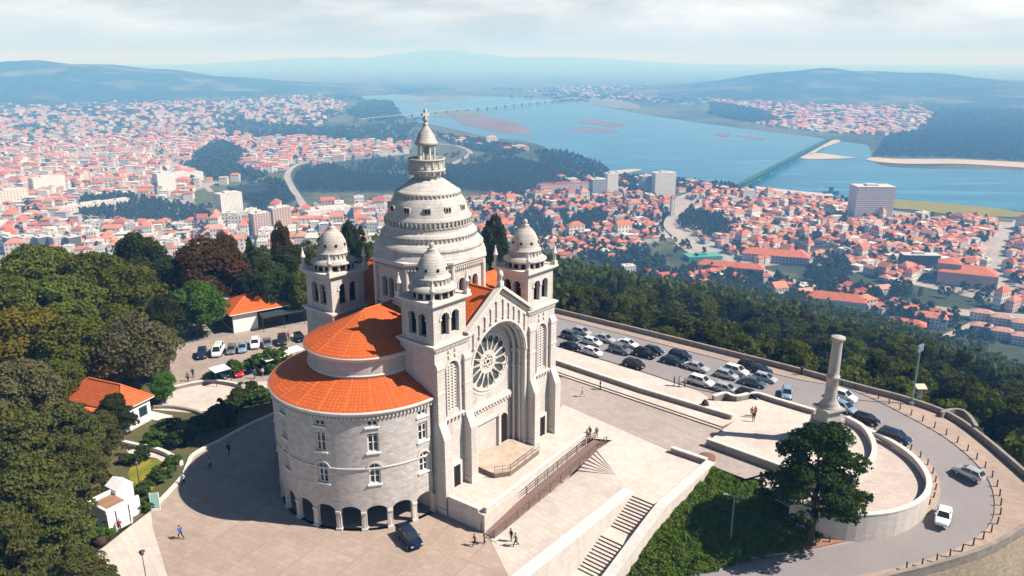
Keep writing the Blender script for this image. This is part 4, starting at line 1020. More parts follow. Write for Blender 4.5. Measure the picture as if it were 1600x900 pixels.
# ---------------------------------------------------------------- people
def skin_figure(name,joints,edges,rad):
    me=bpy.data.meshes.new(name); me.from_pydata([Vector(j) for j in joints],edges,[])
    o=bpy.data.objects.new(name,me); COL.objects.link(o)
    md=o.modifiers.new('skin','SKIN'); md.use_smooth_shade=True
    for v,r in zip(me.skin_vertices[0].data,rad): v.radius=(r,r) if not isinstance(r,tuple) else r
    me.skin_vertices[0].data[0].use_root=True
    s=o.modifiers.new('sub','SUBSURF'); s.levels=s.render_levels=1
    dg=bpy.context.evaluated_depsgraph_get(); out=bpy.data.meshes.new_from_object(o.evaluated_get(dg))
    bpy.data.objects.remove(o); bpy.data.meshes.remove(me); return out
SKIN=plain('skin',(.50,.30,.21),.6,.3); HAIR=plain('hair',(.035,.022,.015),.8,.2); SHOE=plain('shoe',(.03,.03,.03),.7,.3)
CL={}
def cloth(c):
    k='cloth_%d_%d_%d'%tuple(int(x*999) for x in c)
    return plain(k,c,.9,.1)
def make_person(step,arm,lean=0.0,sit=False):
    s=step
    if sit:
        J=[(0,0,.50),(-.03,0,.72),(-.04,0,.95),(-.03,0,1.06),(0,0,1.14),(.01,0,1.22),(0,0,1.30),(.02,.18,.93),(.12,.24,.72),(.30,.2,.62),(.38,.18,.60),(.02,-.18,.93),(.12,-.24,.72),(.30,-.2,.62),(.38,-.18,.60),(.02,.1,.48),(.42,.12,.5),(.44,.12,.1),(.58,.13,.05),(.02,-.1,.48),(.42,-.12,.5),(.44,-.12,.1),(.58,-.13,.05)]
    else:
        J=[(0,0,.95),(.01+lean*.3,0,1.18),(.02+lean*.6,0,1.40),(.03+lean*.8,0,1.50),(.05+lean,0,1.58),(.06+lean,0,1.66),(.05+lean,0,1.75),
           (.02+lean*.6,.19,1.38),(-.03-arm*.5,.26,1.10),(.05-arm,.25,.88),(.08-arm*1.1,.24,.80),(.02+lean*.6,-.19,1.38),(.0+arm*.5,-.26,1.10),(.1+arm,-.25,.9),(.14+arm*1.1,-.24,.82),
           (0,.1,.88),(s*.5+.03,.11,.48),(s*.8-.06,.11,.08),(s*.8+.12,.12,.04),(0,-.1,.88),(-s*.35+.06,-.11,.48),(-s*.9-.06,-.11,.1),(-s*.9+.1,-.12,.04)]
    E=[(0,1),(1,2),(2,3),(3,4),(4,5),(5,6),(2,7),(7,8),(8,9),(9,10),(2,11),(11,12),(12,13),(13,14),(0,15),(15,16),(16,17),(17,18),(0,19),(19,20),(20,21),(21,22)]
    R=[.145,.125,.15,.065,.085,.105,.075,.075,.055,.042,.035,.075,.055,.042,.035,.10,.068,.05,.04,.10,.068,.05,.04]
    me=skin_figure('person',J,E,R)
    top=max(v.co.z for v in me.vertices); sc=1.72/top if not sit else 1.0
    for v in me.vertices: v.co*=sc
    for m in (SKIN,cloth((.1,.1,.12)),cloth((.03,.03,.04)),HAIR,SHOE): me.materials.append(m)
    H=top*sc; hip=.93*sc if not sit else .56
    for f in me.polygons:
        c=f.center; z=c.z/H
        if sit: mi=4 if c.z<.1 else 2 if c.z<.56 and not(c.x>.2 and c.z>.56) else 3 if z>.94 or (z>.87 and c.x<-.02) else 0 if z>.83 or c.x>.2 else 1
        else:
            arm_=abs(c.y)>.2*sc
            mi=4 if z<.045 else 0 if arm_ and z<.66 else 2 if z<.545 else 3 if z>.955 or (z>.9 and c.x<.03*sc) else 0 if z>.845 else 1
        f.material_index=mi
    return me
POSE={'stand':make_person(.08,.03),'walk':make_person(.42,.16),'lean':make_person(.15,.10,.12),'sit':make_person(0,0,0,True)}
def person(px,py,z,ang,pose,shirt,legs,label,group=None):
    p=G(px,py,z); o=link_mesh('person',POSE[pose],None,(p.x,p.y,z+.004),math.radians(ang))
    for i,c in ((1,shirt),(2,legs)):
        o.material_slots[i].link='OBJECT'; o.material_slots[i].material=cloth(c)
    s=random.uniform(.9,1.0); o.scale=(s,s,s)
    return tag(o,label,'person',group)
BK,WH,RD,BL,GN,GY,TN,OR=(.02,.02,.025),(.75,.74,.72),(.30,.03,.04),(.02,.12,.40),(.02,.22,.10),(.15,.15,.17),(.42,.30,.2),(.6,.16,.06)
for a in [(283,842,0.004,150,'walk',BL,BK,'person in a blue top walking alone across the lower plaza'),(287,758,0.004,60,'walk',WH,BK,'person in a white shirt at the sunlit edge of the apse shadow'),(329,733,0.004,120,'stand',(.35,.36,.42),BK,'person in pale clothes standing just inside the apse shadow'),
(358,710,0.004,80,'walk',BK,BK,'person in dark clothes deep in the apse shadow'),(742,853,0.004,200,'walk',RD,BK,'person in a dark red top at the foot of the long ramp'),(757,849,0.004,190,'stand',(.16,.17,.10),BK,'person in olive clothes beside the one in dark red'),
(799,846,.12,210,'stand',BK,GY,'person in black near the foot of the ramp, left of the one in green'),(806,854,.12,190,'walk',GN,BK,'person in a green top crossing the pale court'),
(938,609,2.2,180,'stand',BK,BK,'person in dark clothes by the bench wall steps on the grey plaza'),(910,620,2.2,150,'walk',(.5,.25,.2),TN,'person in a pink top alone on the grey plaza'),
(1053,603,2.54,0,'stand',BK,BK,'person in black at the kerb beside the white estate car'),(1061,604,2.54,40,'stand',WH,TN,'person in white between two others beside the parked cars'),(1070,605,2.54,200,'stand',(.4,.3,.28),BK,'person in a pale brown top nearest the white estate car'),
(1177,659,2.56,100,'stand',BK,GY,'person in black standing on the column terrace'),(1174,652,2.56,60,'stand',OR,TN,'person in an orange top on the column terrace, left of the pair'),(1180,650,2.56,220,'stand',(.55,.28,.14),RD,'person in an ochre top on the column terrace, behind the one in black'),
(922,682,2.2,220,'lean',(.06,.05,.05),BK,'person in dark clothes bending over at the top of the ramp'),(917,684,2.2,40,'sit',TN,BK,'person sitting at the top end of the ramp parapet'),(932,684,2.2,90,'stand',(.12,.12,.14),GY,'tall person in grey standing at the top of the ramp'),
(188,831,0.004,100,'lean',RD,BK,'person in dark red beside the white kiosk wall'),(1252,586,2.3,200,'stand',BK,BK,'person in black by the outer parapet of the road'),(1318,724,2.56,120,'walk',TN,BK,'person in tan on the round end of the column terrace'),
(289,526,0.004,90,'stand',WH,TN,'person in white near the trees left of the pavilion'),(303,524,0.004,170,'stand',(.4,.25,.2),BK,'person in a brown top near the pavilion corner'),(294,596,0.004,100,'walk',GY,BK,'person in grey walking by the curved wall behind the apse'),(302,590,0.004,110,'walk',BK,BK,'person in black a few steps ahead by the curved wall'),
(267,590,0.004,90,'stand',(.45,.2,.2),BK,'person in a pink top under the trees at the car park edge'),(398,592,0.004,80,'walk',BL,BK,'person in bright blue beside the hedge near the apse'),(411,588,0.004,80,'walk',WH,GY,'person in white right of the one in bright blue'),
(451,531,0.004,90,'stand',(.5,.03,.04),BK,'person in red under the dark awning'),(457,533,0.004,110,'stand',WH,GY,'person in white beside the one in red under the awning')]:
    person(*a)

# ---------------------------------------------------------------- the stone column
cc=Vector((40.2,88.5,0)); t=empty('stone_column',(cc.x,cc.y,ZP),math.radians(20),'tall weathered stone column on a stepped pedestal, without a statue','monument')
q=MB(); q.box(-2.4,2.4,-2.4,2.4,0,1.0,0); q.box(-1.95,1.95,-1.95,1.95,1.0,2.1,0); q.build('steps',[M['column']],t)
q=MB(); q.box(-1.5,1.5,-1.5,1.5,2.1,2.7,0); q.add([(-1.15,-1.15,2.7),(1.15,-1.15,2.7),(1.15,1.15,2.7),(-1.15,1.15,2.7),(-.98,-.98,4.6),(.98,-.98,4.6),(.98,.98,4.6),(-.98,.98,4.6)],[(0,1,5,4),(1,2,6,5),(2,3,7,6),(3,0,4,7)],0)
q.box(-1.25,1.25,-1.25,1.25,4.6,4.75,0); q.box(-1.4,1.4,-1.4,1.4,4.75,5.0,0)
for sx_,sy_ in ((-1,0),(1,0),(0,-1),(0,1)): q.box(sx_*1.9-.5,sx_*1.9+.5,sy_*1.9-.5,sy_*1.9+.5,2.101,2.9,0)
q.build('pedestal',[M['column']],t)
q=MB(); q.lathe([(1.3,5.0),(1.3,5.2),(1.05,5.28),(1.12,5.5),(.9,5.75),(.76,6.15),(.74,7.6),(.72,8.9),(.82,8.95),(.82,9.2),(.68,9.3),(.67,10),(.60,13.8),(.62,13.9),(.8,14.05),(.86,14.1),(.86,14.35),(.75,14.4),(.2,14.55),(.0,14.57)],0,0,28); q.build('shaft',[M['column']],t)

# ---------------------------------------------------------------- lamps, bollards, kiosk, signs
def lamp_simple(base,h,label,name='street_lamp',lit=None):
    t=empty(name,base,0,label,'street lamp'); q=MB(); q.cyl((0,0,0),(0,0,.5),.11,.08,8); q.cyl((0,0,.5),(0,0,h),.05,.035,8); q.build('pole',[M['iron']],t)
    q=MB(); q.lathe([(.1,h),(.2,h+.12),(.24,h+.4),(.0,h+.42)],0,0,8); q.build('lantern',[plain('lamp_housing',(.10,.10,.11),.4,.5)],t)
    q=MB(); q.lathe([(.3,h+.4),(.26,h+.48),(.0,h+.62)],0,0,8); q.build('cap',[M['iron']],t); return t
p=G(231,921,0); lamp_simple(p,3.9,'black street lamp with a small lantern at the bottom edge of the lower plaza')
p=G(218,757,0); lamp_simple(p,2.6,'short black lamp standing on the yellow green lawn')
p=G(1140,858,-1.6); t=empty('street_lamp',p,math.radians(170),'thin grey lamp post in the shaded hillside garden, with a double arm','street lamp')
q=MB(); q.cyl((0,0,0),(0,0,6.6),.08,.05,8); q.build('pole',[plain('galvanised',(.22,.27,.29),.5,.5)],t)
q=MB(); q.beam((-.9,0,6.5),(.9,0,6.7),.06,.06,0); q.box(-1.2,-.7,-.12,.12,6.45,6.56,0); q.box(.7,1.2,-.12,.12,6.66,6.77,0); q.build('lamp_arm',[plain('galvanised',(.22,.27,.29),.5,.5)],t)
p=G(1424,631,2.1); t=empty('floodlight_mast',p,math.radians(40),'tall blue grey floodlight mast at the outer parapet of the bend','lamp post'); hh=zat(p.x,p.y,541)-2.1
q=MB(); q.cyl((0,0,0),(0,0,.35),.45,.42,12); q.cyl((0,0,.35),(0,0,hh),.15,.09,10); q.build('pole',[plain('mast_paint',(.20,.30,.34),.5,.5)],t)
q=MB()
for k in range(3): q.beam((-.7,0,hh-.1-.35*k),(.7,0,hh-.1-.35*k),.05,.05,0); 
for k in range(3):
    for s in (-.55,0,.55): q.box(s-.16,s+.16,-.14,.16,hh-.08-.35*k,hh+.2-.35*k,0)
q.build('floodlight',[plain('floodlight_case',(.3,.33,.34),.4,.5)],t)
p=G(1436,622,2.2); t=empty('coin_telescope',(p.x,p.y,2.25),0,'small cream information stand on a post beside the floodlight mast','stand'); q=MB(); q.box(-.35,.35,-.12,.12,.0,1.5,0); q.build('post',[plain('stand_grey',(.25,.27,.28),.6,.3)],t)
q=MB(); q.add([(-.75,-.5,1.5),(.75,-.5,1.5),(.75,.5,1.9),(-.75,.5,1.9),(-.75,-.5,1.62),(.75,-.5,1.62),(.75,.5,2.02),(-.75,.5,2.02)],[(3,2,1,0),(4,5,6,7),(0,1,5,4),(1,2,6,5),(2,3,7,6),(3,0,4,7)],0); q.build('panel',[plain('stand_cream',(.68,.52,.36),.6,.3)],t)
# bollards along both sides of the road
q=MB(); q.cyl((0,0,0),(0,0,.8),.085,.07,8); q.lathe([(.1,.8),(.1,.86),(.0,.92)],0,0,8); bo=q.build('bollard',[plain('bollard_brown',(.085,.06,.05),.8,.3,var=.3)]); tag(bo,'short dark bollard in the line along the outer pavement of the bend','bollard','bollards on the outer pavement')
first=[True]
def bollards(col,off,i0,i1,step,label,group):
    acc=0; pts=[]
    for i in range(i0,i1):
        a,b=cols[col][i],cols[col][i+1]; d=(b-a).length; k=0
        while acc<d:
            f=acc/d; p=a+(b-a)*f; dd=(b-a).normalized(); nn_=Vector((dd.y,-dd.x,0))
            other=cols[3 if col==2 else 0][i]
            if nn_.dot(other-p)<0: nn_=-nn_
            pts.append(p+nn_*off); acc+=step
        acc-=d
    for p in pts:
        x,y=project(*p)
        if y>905 or x>1615: continue
        if first[0]: o=bo; first[0]=False
        else: o=bo.copy(); COL.objects.link(o)
        o.location=(p.x,p.y,p.z+.11); o['label']=label; o['group']=group; o.rotation_euler=(random.uniform(-.05,.05),random.uniform(-.05,.05),0)
bollards(2,.6,19,54,1.85,'short dark bollard in the line along the outer pavement of the bend','bollards on the outer pavement')
bollards(1,.5,24,58,1.7,'short dark bollard in the line below the white ring wall','bollards on the inner pavement')
# white kiosk at the plaza edge
ka,kb,kc=G(172,834,0),G(208,815,0),G(163,778,0)
kd=(kb-ka).xy; ang=math.atan2(kd.y,kd.x); W_=kd.length
k=empty('kiosk',(ka.x,ka.y,0),ang,'small white flat roofed building with a brown terrace roof at the plaza edge','building')
q=MB(); q.box(0,W_,0,3.6,-.2,2.4,0); q.box(-.1,W_+.1,-.1,.18,2.4,2.9,0); q.box(-.1,.18,.181,3.7,2.4,2.9,0); q.box(.181,W_+.1,3.45,3.7,2.4,2.9,0); q.box(W_+.001,W_+1.6,.9,1.2,-.2,2.2,0)
q.add([(W_,2.6,3.0),(W_+2.2,2.6,3.0),(W_+2.2,4.8,3.0),(W_,4.8,3.0),(W_+1.1,2.6,3.7),(W_+1.1,4.8,3.7)],[(0,4,5,3),(1,2,5,4),(0,1,4),(2,3,5)],0); q.box(W_+.002,W_+2.1,2.7,4.7,-.2,2.99,0)
q.build('wall',[M['white']],k)
q=MB(); q.face([(.18,.18,2.45),(W_-.02,.18,2.45),(W_-.02,3.45,2.45),(.18,3.45,2.45)]); q.build('roof',[M['dirt']],k)
q=MB(); q.box(.9,1.0,-.06,-.002,.2,2.3,0); q.box(W_-.3,W_-.2,-.06,-.002,.2,2.3,0); q.build('drainpipe',[M['iron']],k)
q=MB(); q.box(W_+2.102,W_+2.16,3.0,4.2,0,2.1,0); q.build('door',[plain('teal_door',(.03,.16,.15),.5,.4)],k)
p=G(244,797,0); t=empty('notice_board',(p.x,p.y,0),math.radians(12),'pale turquoise notice board standing at the end of the hedge','notice board'); q=MB(); q.box(-.42,.42,-.08,.08,.45,2.2,0); q.build('panel',[plain('board_turquoise',(.30,.55,.52),.5,.4)],t)
q=MB(); q.box(-.49,.49,-.12,.12,.0,.3,0); q.box(-.49,-.421,-.1,.1,.3,2.25,0); q.box(.421,.49,-.1,.1,.3,2.25,0); q.build('frame',[M['white']],t)
p=G(158,848,0); q=MB(); q.lathe([(.55,0),(.6,.3),(.5,.75),(.25,.95),(0,1.0)],0,0,14); tag(q.build('boulder',[plain('boulder_brown',(.06,.035,.028),.9,.2)],None,(p.x,p.y,0)),'dark brown boulder beside the bins at the plaza edge','boulder')
for (x,y,l) in ((1101,640,'dark rounded shrub pot by the end of the long bench wall'),):
    p=G(x,y,ZW); q=MB(); q.lathe([(.5,0),(.62,.4),(.5,1.0),(.2,1.5),(0,1.6)],0,0,14); tag(q.build('plant_pot',[plain('boulder_brown',(.06,.035,.028),.9,.2)],None,(p.x,p.y,ZW)),l,'plant pot')

# ---------------------------------------------------------------- houses near the church
def hip_roof(mb,x0,x1,y0,y1,z,h,e,mat,ridge=True):
    X0,X1,Y0,Y1=x0-e,x1+e,y0-e,y1+e; ins=min(X1-X0,Y1-Y0)/2
    if X1-X0>=Y1-Y0: r0,r1=(X0+ins,(Y0+Y1)/2,z+h),(X1-ins,(Y0+Y1)/2,z+h)
    else: r0,r1=((X0+X1)/2,Y0+ins,z+h),((X0+X1)/2,Y1-ins,z+h)
    c=[(X0,Y0,z),(X1,Y0,z),(X1,Y1,z),(X0,Y1,z)]
    if X1-X0>=Y1-Y0: F=[(0,1,5,4),(1,2,5),(2,3,4,5),(3,0,4)]
    else: F=[(0,1,4),(1,2,5,4),(2,3,5),(3,0,4,5)]
    mb.add(c+[r0,r1],F,mat)
    if ridge:
        mb.cyl(r0,r1,.14,.14,6,mat+1)
        for i,r in ((0,r0),(1,r1 if X1-X0>=Y1-Y0 else r0),(2,r1),(3,r0 if X1-X0>=Y1-Y0 else r1)): mb.cyl(c[i],r,.12,.12,6,mat+1)
    mb.add([(X0,Y0,z-.15),(X1,Y0,z-.15),(X1,Y1,z-.15),(X0,Y1,z-.15)]+c,[(3,2,1,0),(0,1,5,4),(1,2,6,5),(2,3,7,6),(3,0,4,7)],mat+2)
# house among the pines
ha,hb=G(196,677,0),G(238,655,0); d=(hb-ha).xy; ang=math.atan2(d.y,d.x); Wd=d.length
h=empty('house',(ha.x,ha.y,0),ang,'white house with a weathered orange tiled roof among the pine trees','house')
q=MB(); q.box(0,Wd,0,11,-.3,3.4,0); q.box(-.05,Wd+.05,-.05,11.05,-.3,.35,1); q.box(-4.5,-.001,2,10,-.3,2.6,0); q.box(Wd-.2,Wd+1.8,-2.0,3.0,-.3,.12,1); q.build('wall',[M['white'],M['cope']],h)
q=MB(); hip_roof(q,0,Wd,0,11,3.55,2.4,.5,0); hip_roof(q,-4.6,.2,2,10.2,2.75,1.3,.3,0); q.build('roof',[M['tile_house'],M['ridge'],M['white']],h)
for x0,w in ((.7,1.0),(2.7,1.2)):
    x0=Wd*(x0/4.6); f=MB(); f.box(x0-.08,x0+w+.08,-.06,-.002,1.2,2.6,0); fo=f.build('window',[plain('green_shutter',(.02,.07,.055),.5,.4)],h)
    g=MB(); g.box(x0+.12,x0+w-.12,-.075,-.062,1.35,2.45,0); g.build('pane',[M['glass']],fo)
# tiled pavilion and its wing
A_,B_,C_=G(366,521,0),G(449,505,0),G(345,504,0)
d=(B_-A_).xy; ang=math.atan2(d.y,d.x); Wd=d.length; Dp=(C_-A_).length
h=empty('pavilion',(A_.x,A_.y,0),ang,'white pavilion with a bright orange hipped roof beside the car park','pavilion')
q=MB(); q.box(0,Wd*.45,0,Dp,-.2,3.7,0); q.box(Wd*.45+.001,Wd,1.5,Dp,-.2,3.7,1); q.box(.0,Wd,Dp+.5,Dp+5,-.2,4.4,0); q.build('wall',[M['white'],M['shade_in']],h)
q=MB(); hip_roof(q,0,Wd,0,Dp,3.85,2.3,.7,0); q.build('roof',[M['tile_flat'],M['ridge'],M['white']],h)
q=MB(); q.box(-.07,-.002,.5,Dp-.5,.4,3.2,0); q.build('window',[plain('pavilion_glass',(.03,.06,.065),.1,.7)],h)
q=MB(); q.box(Wd*.72,Wd*.72+.8,Dp*.55,Dp*.55+.8,5.2,7.0,0); q.build('chimney',[M['white']],h)
h2=empty('cafe_wing',(A_.x+math.cos(ang)*(Wd+.8),A_.y+math.sin(ang)*(Wd+.8),0),ang,'lower orange roofed wing right of the pavilion, half hidden by the church tower','building')
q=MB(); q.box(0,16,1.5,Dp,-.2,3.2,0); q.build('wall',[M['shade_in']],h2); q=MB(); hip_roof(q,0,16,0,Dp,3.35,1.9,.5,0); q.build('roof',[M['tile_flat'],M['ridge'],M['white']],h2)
o_=Vector((A_.x,A_.y,0)); dv=Vector((math.cos(ang),math.sin(ang),0)); nv=Vector((dv.y,-dv.x,0))
aw=empty('awning',o_+dv*Wd*.47,ang,'long dark awning shading the front of the pavilion and its wing','awning')
q=MB(); q.add([(0,-2.6,2.7),(Wd*.53+17,-2.6,2.7),(Wd*.53+17,1.4,3.3),(0,1.4,3.3),(0,-2.6,2.85),(Wd*.53+17,-2.6,2.85),(Wd*.53+17,1.4,3.45),(0,1.4,3.45)],[(3,2,1,0),(4,5,6,7),(0,1,5,4),(1,2,6,5),(2,3,7,6),(3,0,4,7)],0); q.build('canopy',[plain('awning_charcoal',(.035,.042,.05),.8,.2)],aw)
for kx in range(8): q=MB(); q.box(kx*4,kx*4+.1,-2.5,-2.4,0,2.7,0); q.build('post',[M['iron']],aw)
for (x,y,w,l) in ((429,557,4.2,'flat white sunshade beside the hedge, left of a matching one'),(452,548,4.2,'flat white sunshade nearest the round apse'),(343,576,2.6,'square white sunshade in the middle of the car park behind the apse')):
    p=G(x,y,2.4); t=empty('sunshade',(p.x,p.y,0),ang+.15,l,'sunshade'); q=MB(); q.box(-w/2,w/2,-1.3,1.3,2.4,2.48,0); q.build('canopy',[M['white']],t)
    for s in (-1,1):
        for s2 in (-1,1): q=MB(); q.box(s*(w/2-.1)-.04,s*(w/2-.1)+.04,s2*1.2-.04,s2*1.2+.04,0,2.4,0); q.build('post',[M['iron']],t)
# ---------------------------------------------------------------- fast quad meshes
def quad_mesh(name,V,mats,midx=None,smooth=False):
    """V: (n,4,3) array"""
    n=len(V); me=bpy.data.meshes.new(name)
    me.vertices.add(n*4); me.vertices.foreach_set('co',np.ascontiguousarray(V,dtype=np.float32).ravel())
    me.loops.add(n*4); me.loops.foreach_set('vertex_index',np.arange(n*4,dtype=np.int32))
    me.polygons.add(n); me.polygons.foreach_set('loop_start',np.arange(0,n*4,4,dtype=np.int32))
    try: me.polygons.foreach_set('loop_total',np.full(n,4,dtype=np.int32))
    except Exception: pass
    for m in mats: me.materials.append(m)
    if midx is not None: me.polygons.foreach_set('material_index',np.asarray(midx,dtype=np.int32))
    me.update(calc_edges=True); return me
def leaf_mat(name,c,c2,rough=.75,scale=.35,objvar=.35):
    t=NT(name); oi=t.node('ShaderNodeObjectInfo'); n1=t.noise(scale,4,.6); n2=t.noise(3.0,3,.6)
    col=t.mix(t.ramp(n1,[(.35,0.0),(.65,1.0)]),c,c2)
    col=t.mix(t.math('MULTIPLY',n2,.5),col,tuple(x*.55 for x in c))
    hsv=t.node('ShaderNodeHueSaturation'); t.l.new(col,hsv.inputs['Color'])
    t.put(hsv.inputs['Value'],t.math('MULTIPLY_ADD',oi.outputs['Random'],objvar,1.0-objvar/2)); t.put(hsv.inputs['Hue'],t.math('MULTIPLY_ADD',oi.outputs['Random'],.03,.485))
    tr=t.n.new('ShaderNodeBsdfTranslucent'); t.l.new(hsv.outputs[0],tr.inputs['Color']); mx=t.n.new('ShaderNodeMixShader'); mx.inputs[0].default_value=.3
    m=t.out(hsv.outputs[0],.95,.06); t.l.new(t.b.outputs[0],mx.inputs[1]); t.l.new(tr.outputs[0],mx.inputs[2]); t.l.new(mx.outputs[0],t.n['Material Output'].inputs[0]); return m
LM={'olive':leaf_mat('olive_leaves',(.105,.122,.016),(.155,.172,.026)),'yellow':leaf_mat('yellowing_leaves',(.21,.16,.014),(.14,.125,.016)),'brown':leaf_mat('chestnut_leaves',(.12,.055,.014),(.085,.062,.016)),
'bright':leaf_mat('fresh_leaves',(.065,.135,.018),(.10,.17,.024)),'dark':leaf_mat('dark_leaves',(.042,.058,.014),(.065,.08,.02)),'pine':leaf_mat('pine_needles',(.09,.10,.024),(.14,.14,.036)),
'forest':leaf_mat('forest_leaves',(.062,.072,.010),(.105,.112,.016),objvar=.9),'grey':leaf_mat('dusty_leaves',(.145,.12,.055),(.11,.10,.04)),'cypress':leaf_mat('cypress_leaves',(.035,.072,.014),(.06,.105,.02)),'ivy':leaf_mat('ivy_leaves',(.09,.15,.014),(.14,.19,.022),scale=.6),
'shrub':leaf_mat('shrub_leaves',(.06,.10,.018),(.10,.145,.024)),'town':leaf_mat('town_tree_leaves',(.055,.078,.016),(.085,.105,.02))}
BARK=plain('bark',(.07,.05,.035),.95,.1,var=.3,scale=2)
def leaves(r,centers,radii,n,size,flat=1.0,out=.65):
    """n leaf quads on the shells of clumps; returns (n,4,3)"""
    centers=np.asarray(centers); radii=np.asarray(radii)
    k=r.choice(len(centers),n,p=radii**2/np.sum(radii**2))
    d=r.normal(size=(n,3)); d/=np.linalg.norm(d,axis=1)[:,None]; d[:,2]=np.where(d[:,2]<-.35,-d[:,2],d[:,2])
    rad=radii[k]*(r.uniform(.45,1.0,n)**.5)
    p=centers[k]+d*rad[:,None]*np.array([1,1,flat])
    nr=d*out+r.normal(size=(n,3))*.42; nr/=np.linalg.norm(nr,axis=1)[:,None]
    a=np.cross(nr,r.normal(size=(n,3))); a/=np.linalg.norm(a,axis=1)[:,None]; b=np.cross(nr,a)
    s=size*r.uniform(.6,1.3,n)[:,None]
    return np.stack([p-a*s-b*s*.7,p+a*s*.9-b*s*.8,p+a*s+b*s*.7,p-a*s*.8+b*s*.75],axis=1)
def broad_centers(r,W,H,k,low=.3):
    """clump centres through a rounded crown of width W, from height low*H to H"""
    C=[];R=[]
    while len(C)<k:
        v=r.uniform(-1,1,3); l=np.linalg.norm(v)
        if l>1 or l<.45: continue
        z=low*H+(H*(1-low))*(v[2]*.5+.5)
        C.append((v[0]*W*.40*(1.05-.25*max(0,v[2])),v[1]*W*.40*(1.05-.25*max(0,v[2])),z)); R.append(W*r.uniform(.10,.20))
    return C,R
def layered_centers(r,W,H,k,low=.2):
    """spreading conifer: flattened plates of foliage on level limbs"""
    C=[];R=[]
    for i in range(k):
        f=r.uniform(0,1); z=H*(low+(.95-low)*f); wr=W*.46*(1-f**2.2*.75)
        a=r.uniform(0,2*PI); q=wr*r.uniform(.25,1)**.6
        C.append((q*math.cos(a),q*math.sin(a),z+r.normal()*.2)); R.append(W*r.uniform(.07,.15))
    return C,R
def trunk_mesh(r,H,r0,tips,name='trunk'):
    q=MB(); top=H*.62; pts=[Vector((0,0,-.6))]; 
    for i in range(1,6): pts.append(Vector((r.normal()*.12,r.normal()*.12,top*i/5)))
    for i in range(5): q.cyl(pts[i],pts[i+1],r0*(1-.15*i),r0*(1-.15*(i+1)),8,0,False)
    for c in tips:
        c=Vector(c); b=pts[2].lerp(pts[5],min(1,max(.05,(c.z/H-.3)*1.3))); m=b.lerp(c,.55)+Vector((0,0,-.04*H))
        q.cyl(b,m,r0*.42,r0*.26,6,0,False); q.cyl(m,c,r0*.26,r0*.08,6,0,False)
    o=q.build(name,[BARK]); me=o.data; bpy.data.objects.remove(o); return me
def make_tree(seed,kind,W,H,mat,n,size,k,low=.3,r0=.3):
    r=np.random.default_rng(seed)
    if kind=='broad': C,R=broad_centers(r,W,H,k,low); fl=.85
    elif kind=='layer': C,R=layered_centers(r,W,H,k,low); fl=.55
    else:
        C=[];R=[]
        for i in range(k):
            f=r.uniform(0,1); a=r.uniform(0,2*PI); q=W*.36*(1-f)**.8; C.append((q*math.cos(a),q*math.sin(a),H*(low+(1-low)*f*.94))); R.append(W*(.06+.14*(1-f)))
        fl=1.0
    V=leaves(r,C,R,n,size,fl)
    return (quad_mesh('crown',V,[LM[mat]]),trunk_mesh(r,H,r0,[C[i] for i in r.choice(len(C),min(9,len(C)),replace=False)]),W,H)
TREES={}
def variant(key,*a):
    if key not in TREES: TREES[key]=make_tree(*a)
    return TREES[key]
def plant(name,loc,W,H,proto,mat,label,group=None,cat='tree',parts=True,rz=None):
    cm,tm,w0,h0=proto
    t=empty(name,loc,rng.uniform(0,6.28) if rz is None else rz,label,cat,group); t.scale=(W/w0,W/w0,H/h0)
    c=link_mesh('crown' if cat=='tree' else 'foliage',cm,t)
    if mat: c.material_slots[0].link='OBJECT'; c.material_slots[0].material=LM[mat]
    link_mesh('trunk' if cat=='tree' else 'stem',tm,t); return t
BRD=[variant('b%d'%i,11+i,'broad',9,10,'olive',17000,.145,80,.28,.32) for i in range(3)]
PIN=[variant('p%d'%i,31+i,'layer',9,10,'pine',15000,.135,110,.25,.28) for i in range(2)]
CON=[variant('c%d'%i,51+i,'cone',5,11,'dark',8000,.14,70,.1,.2) for i in range(2)]
FOR=[variant('f%d'%i,61+i,'broad' if i%2 else 'layer',8,10,'forest',5200,.20,60,.2,.25) for i in range(4)]
SHR=[variant('s%d'%i,81+i,'broad',2.4,1.6,'shrub',1500,.10,22,.05,.06) for i in range(2)]
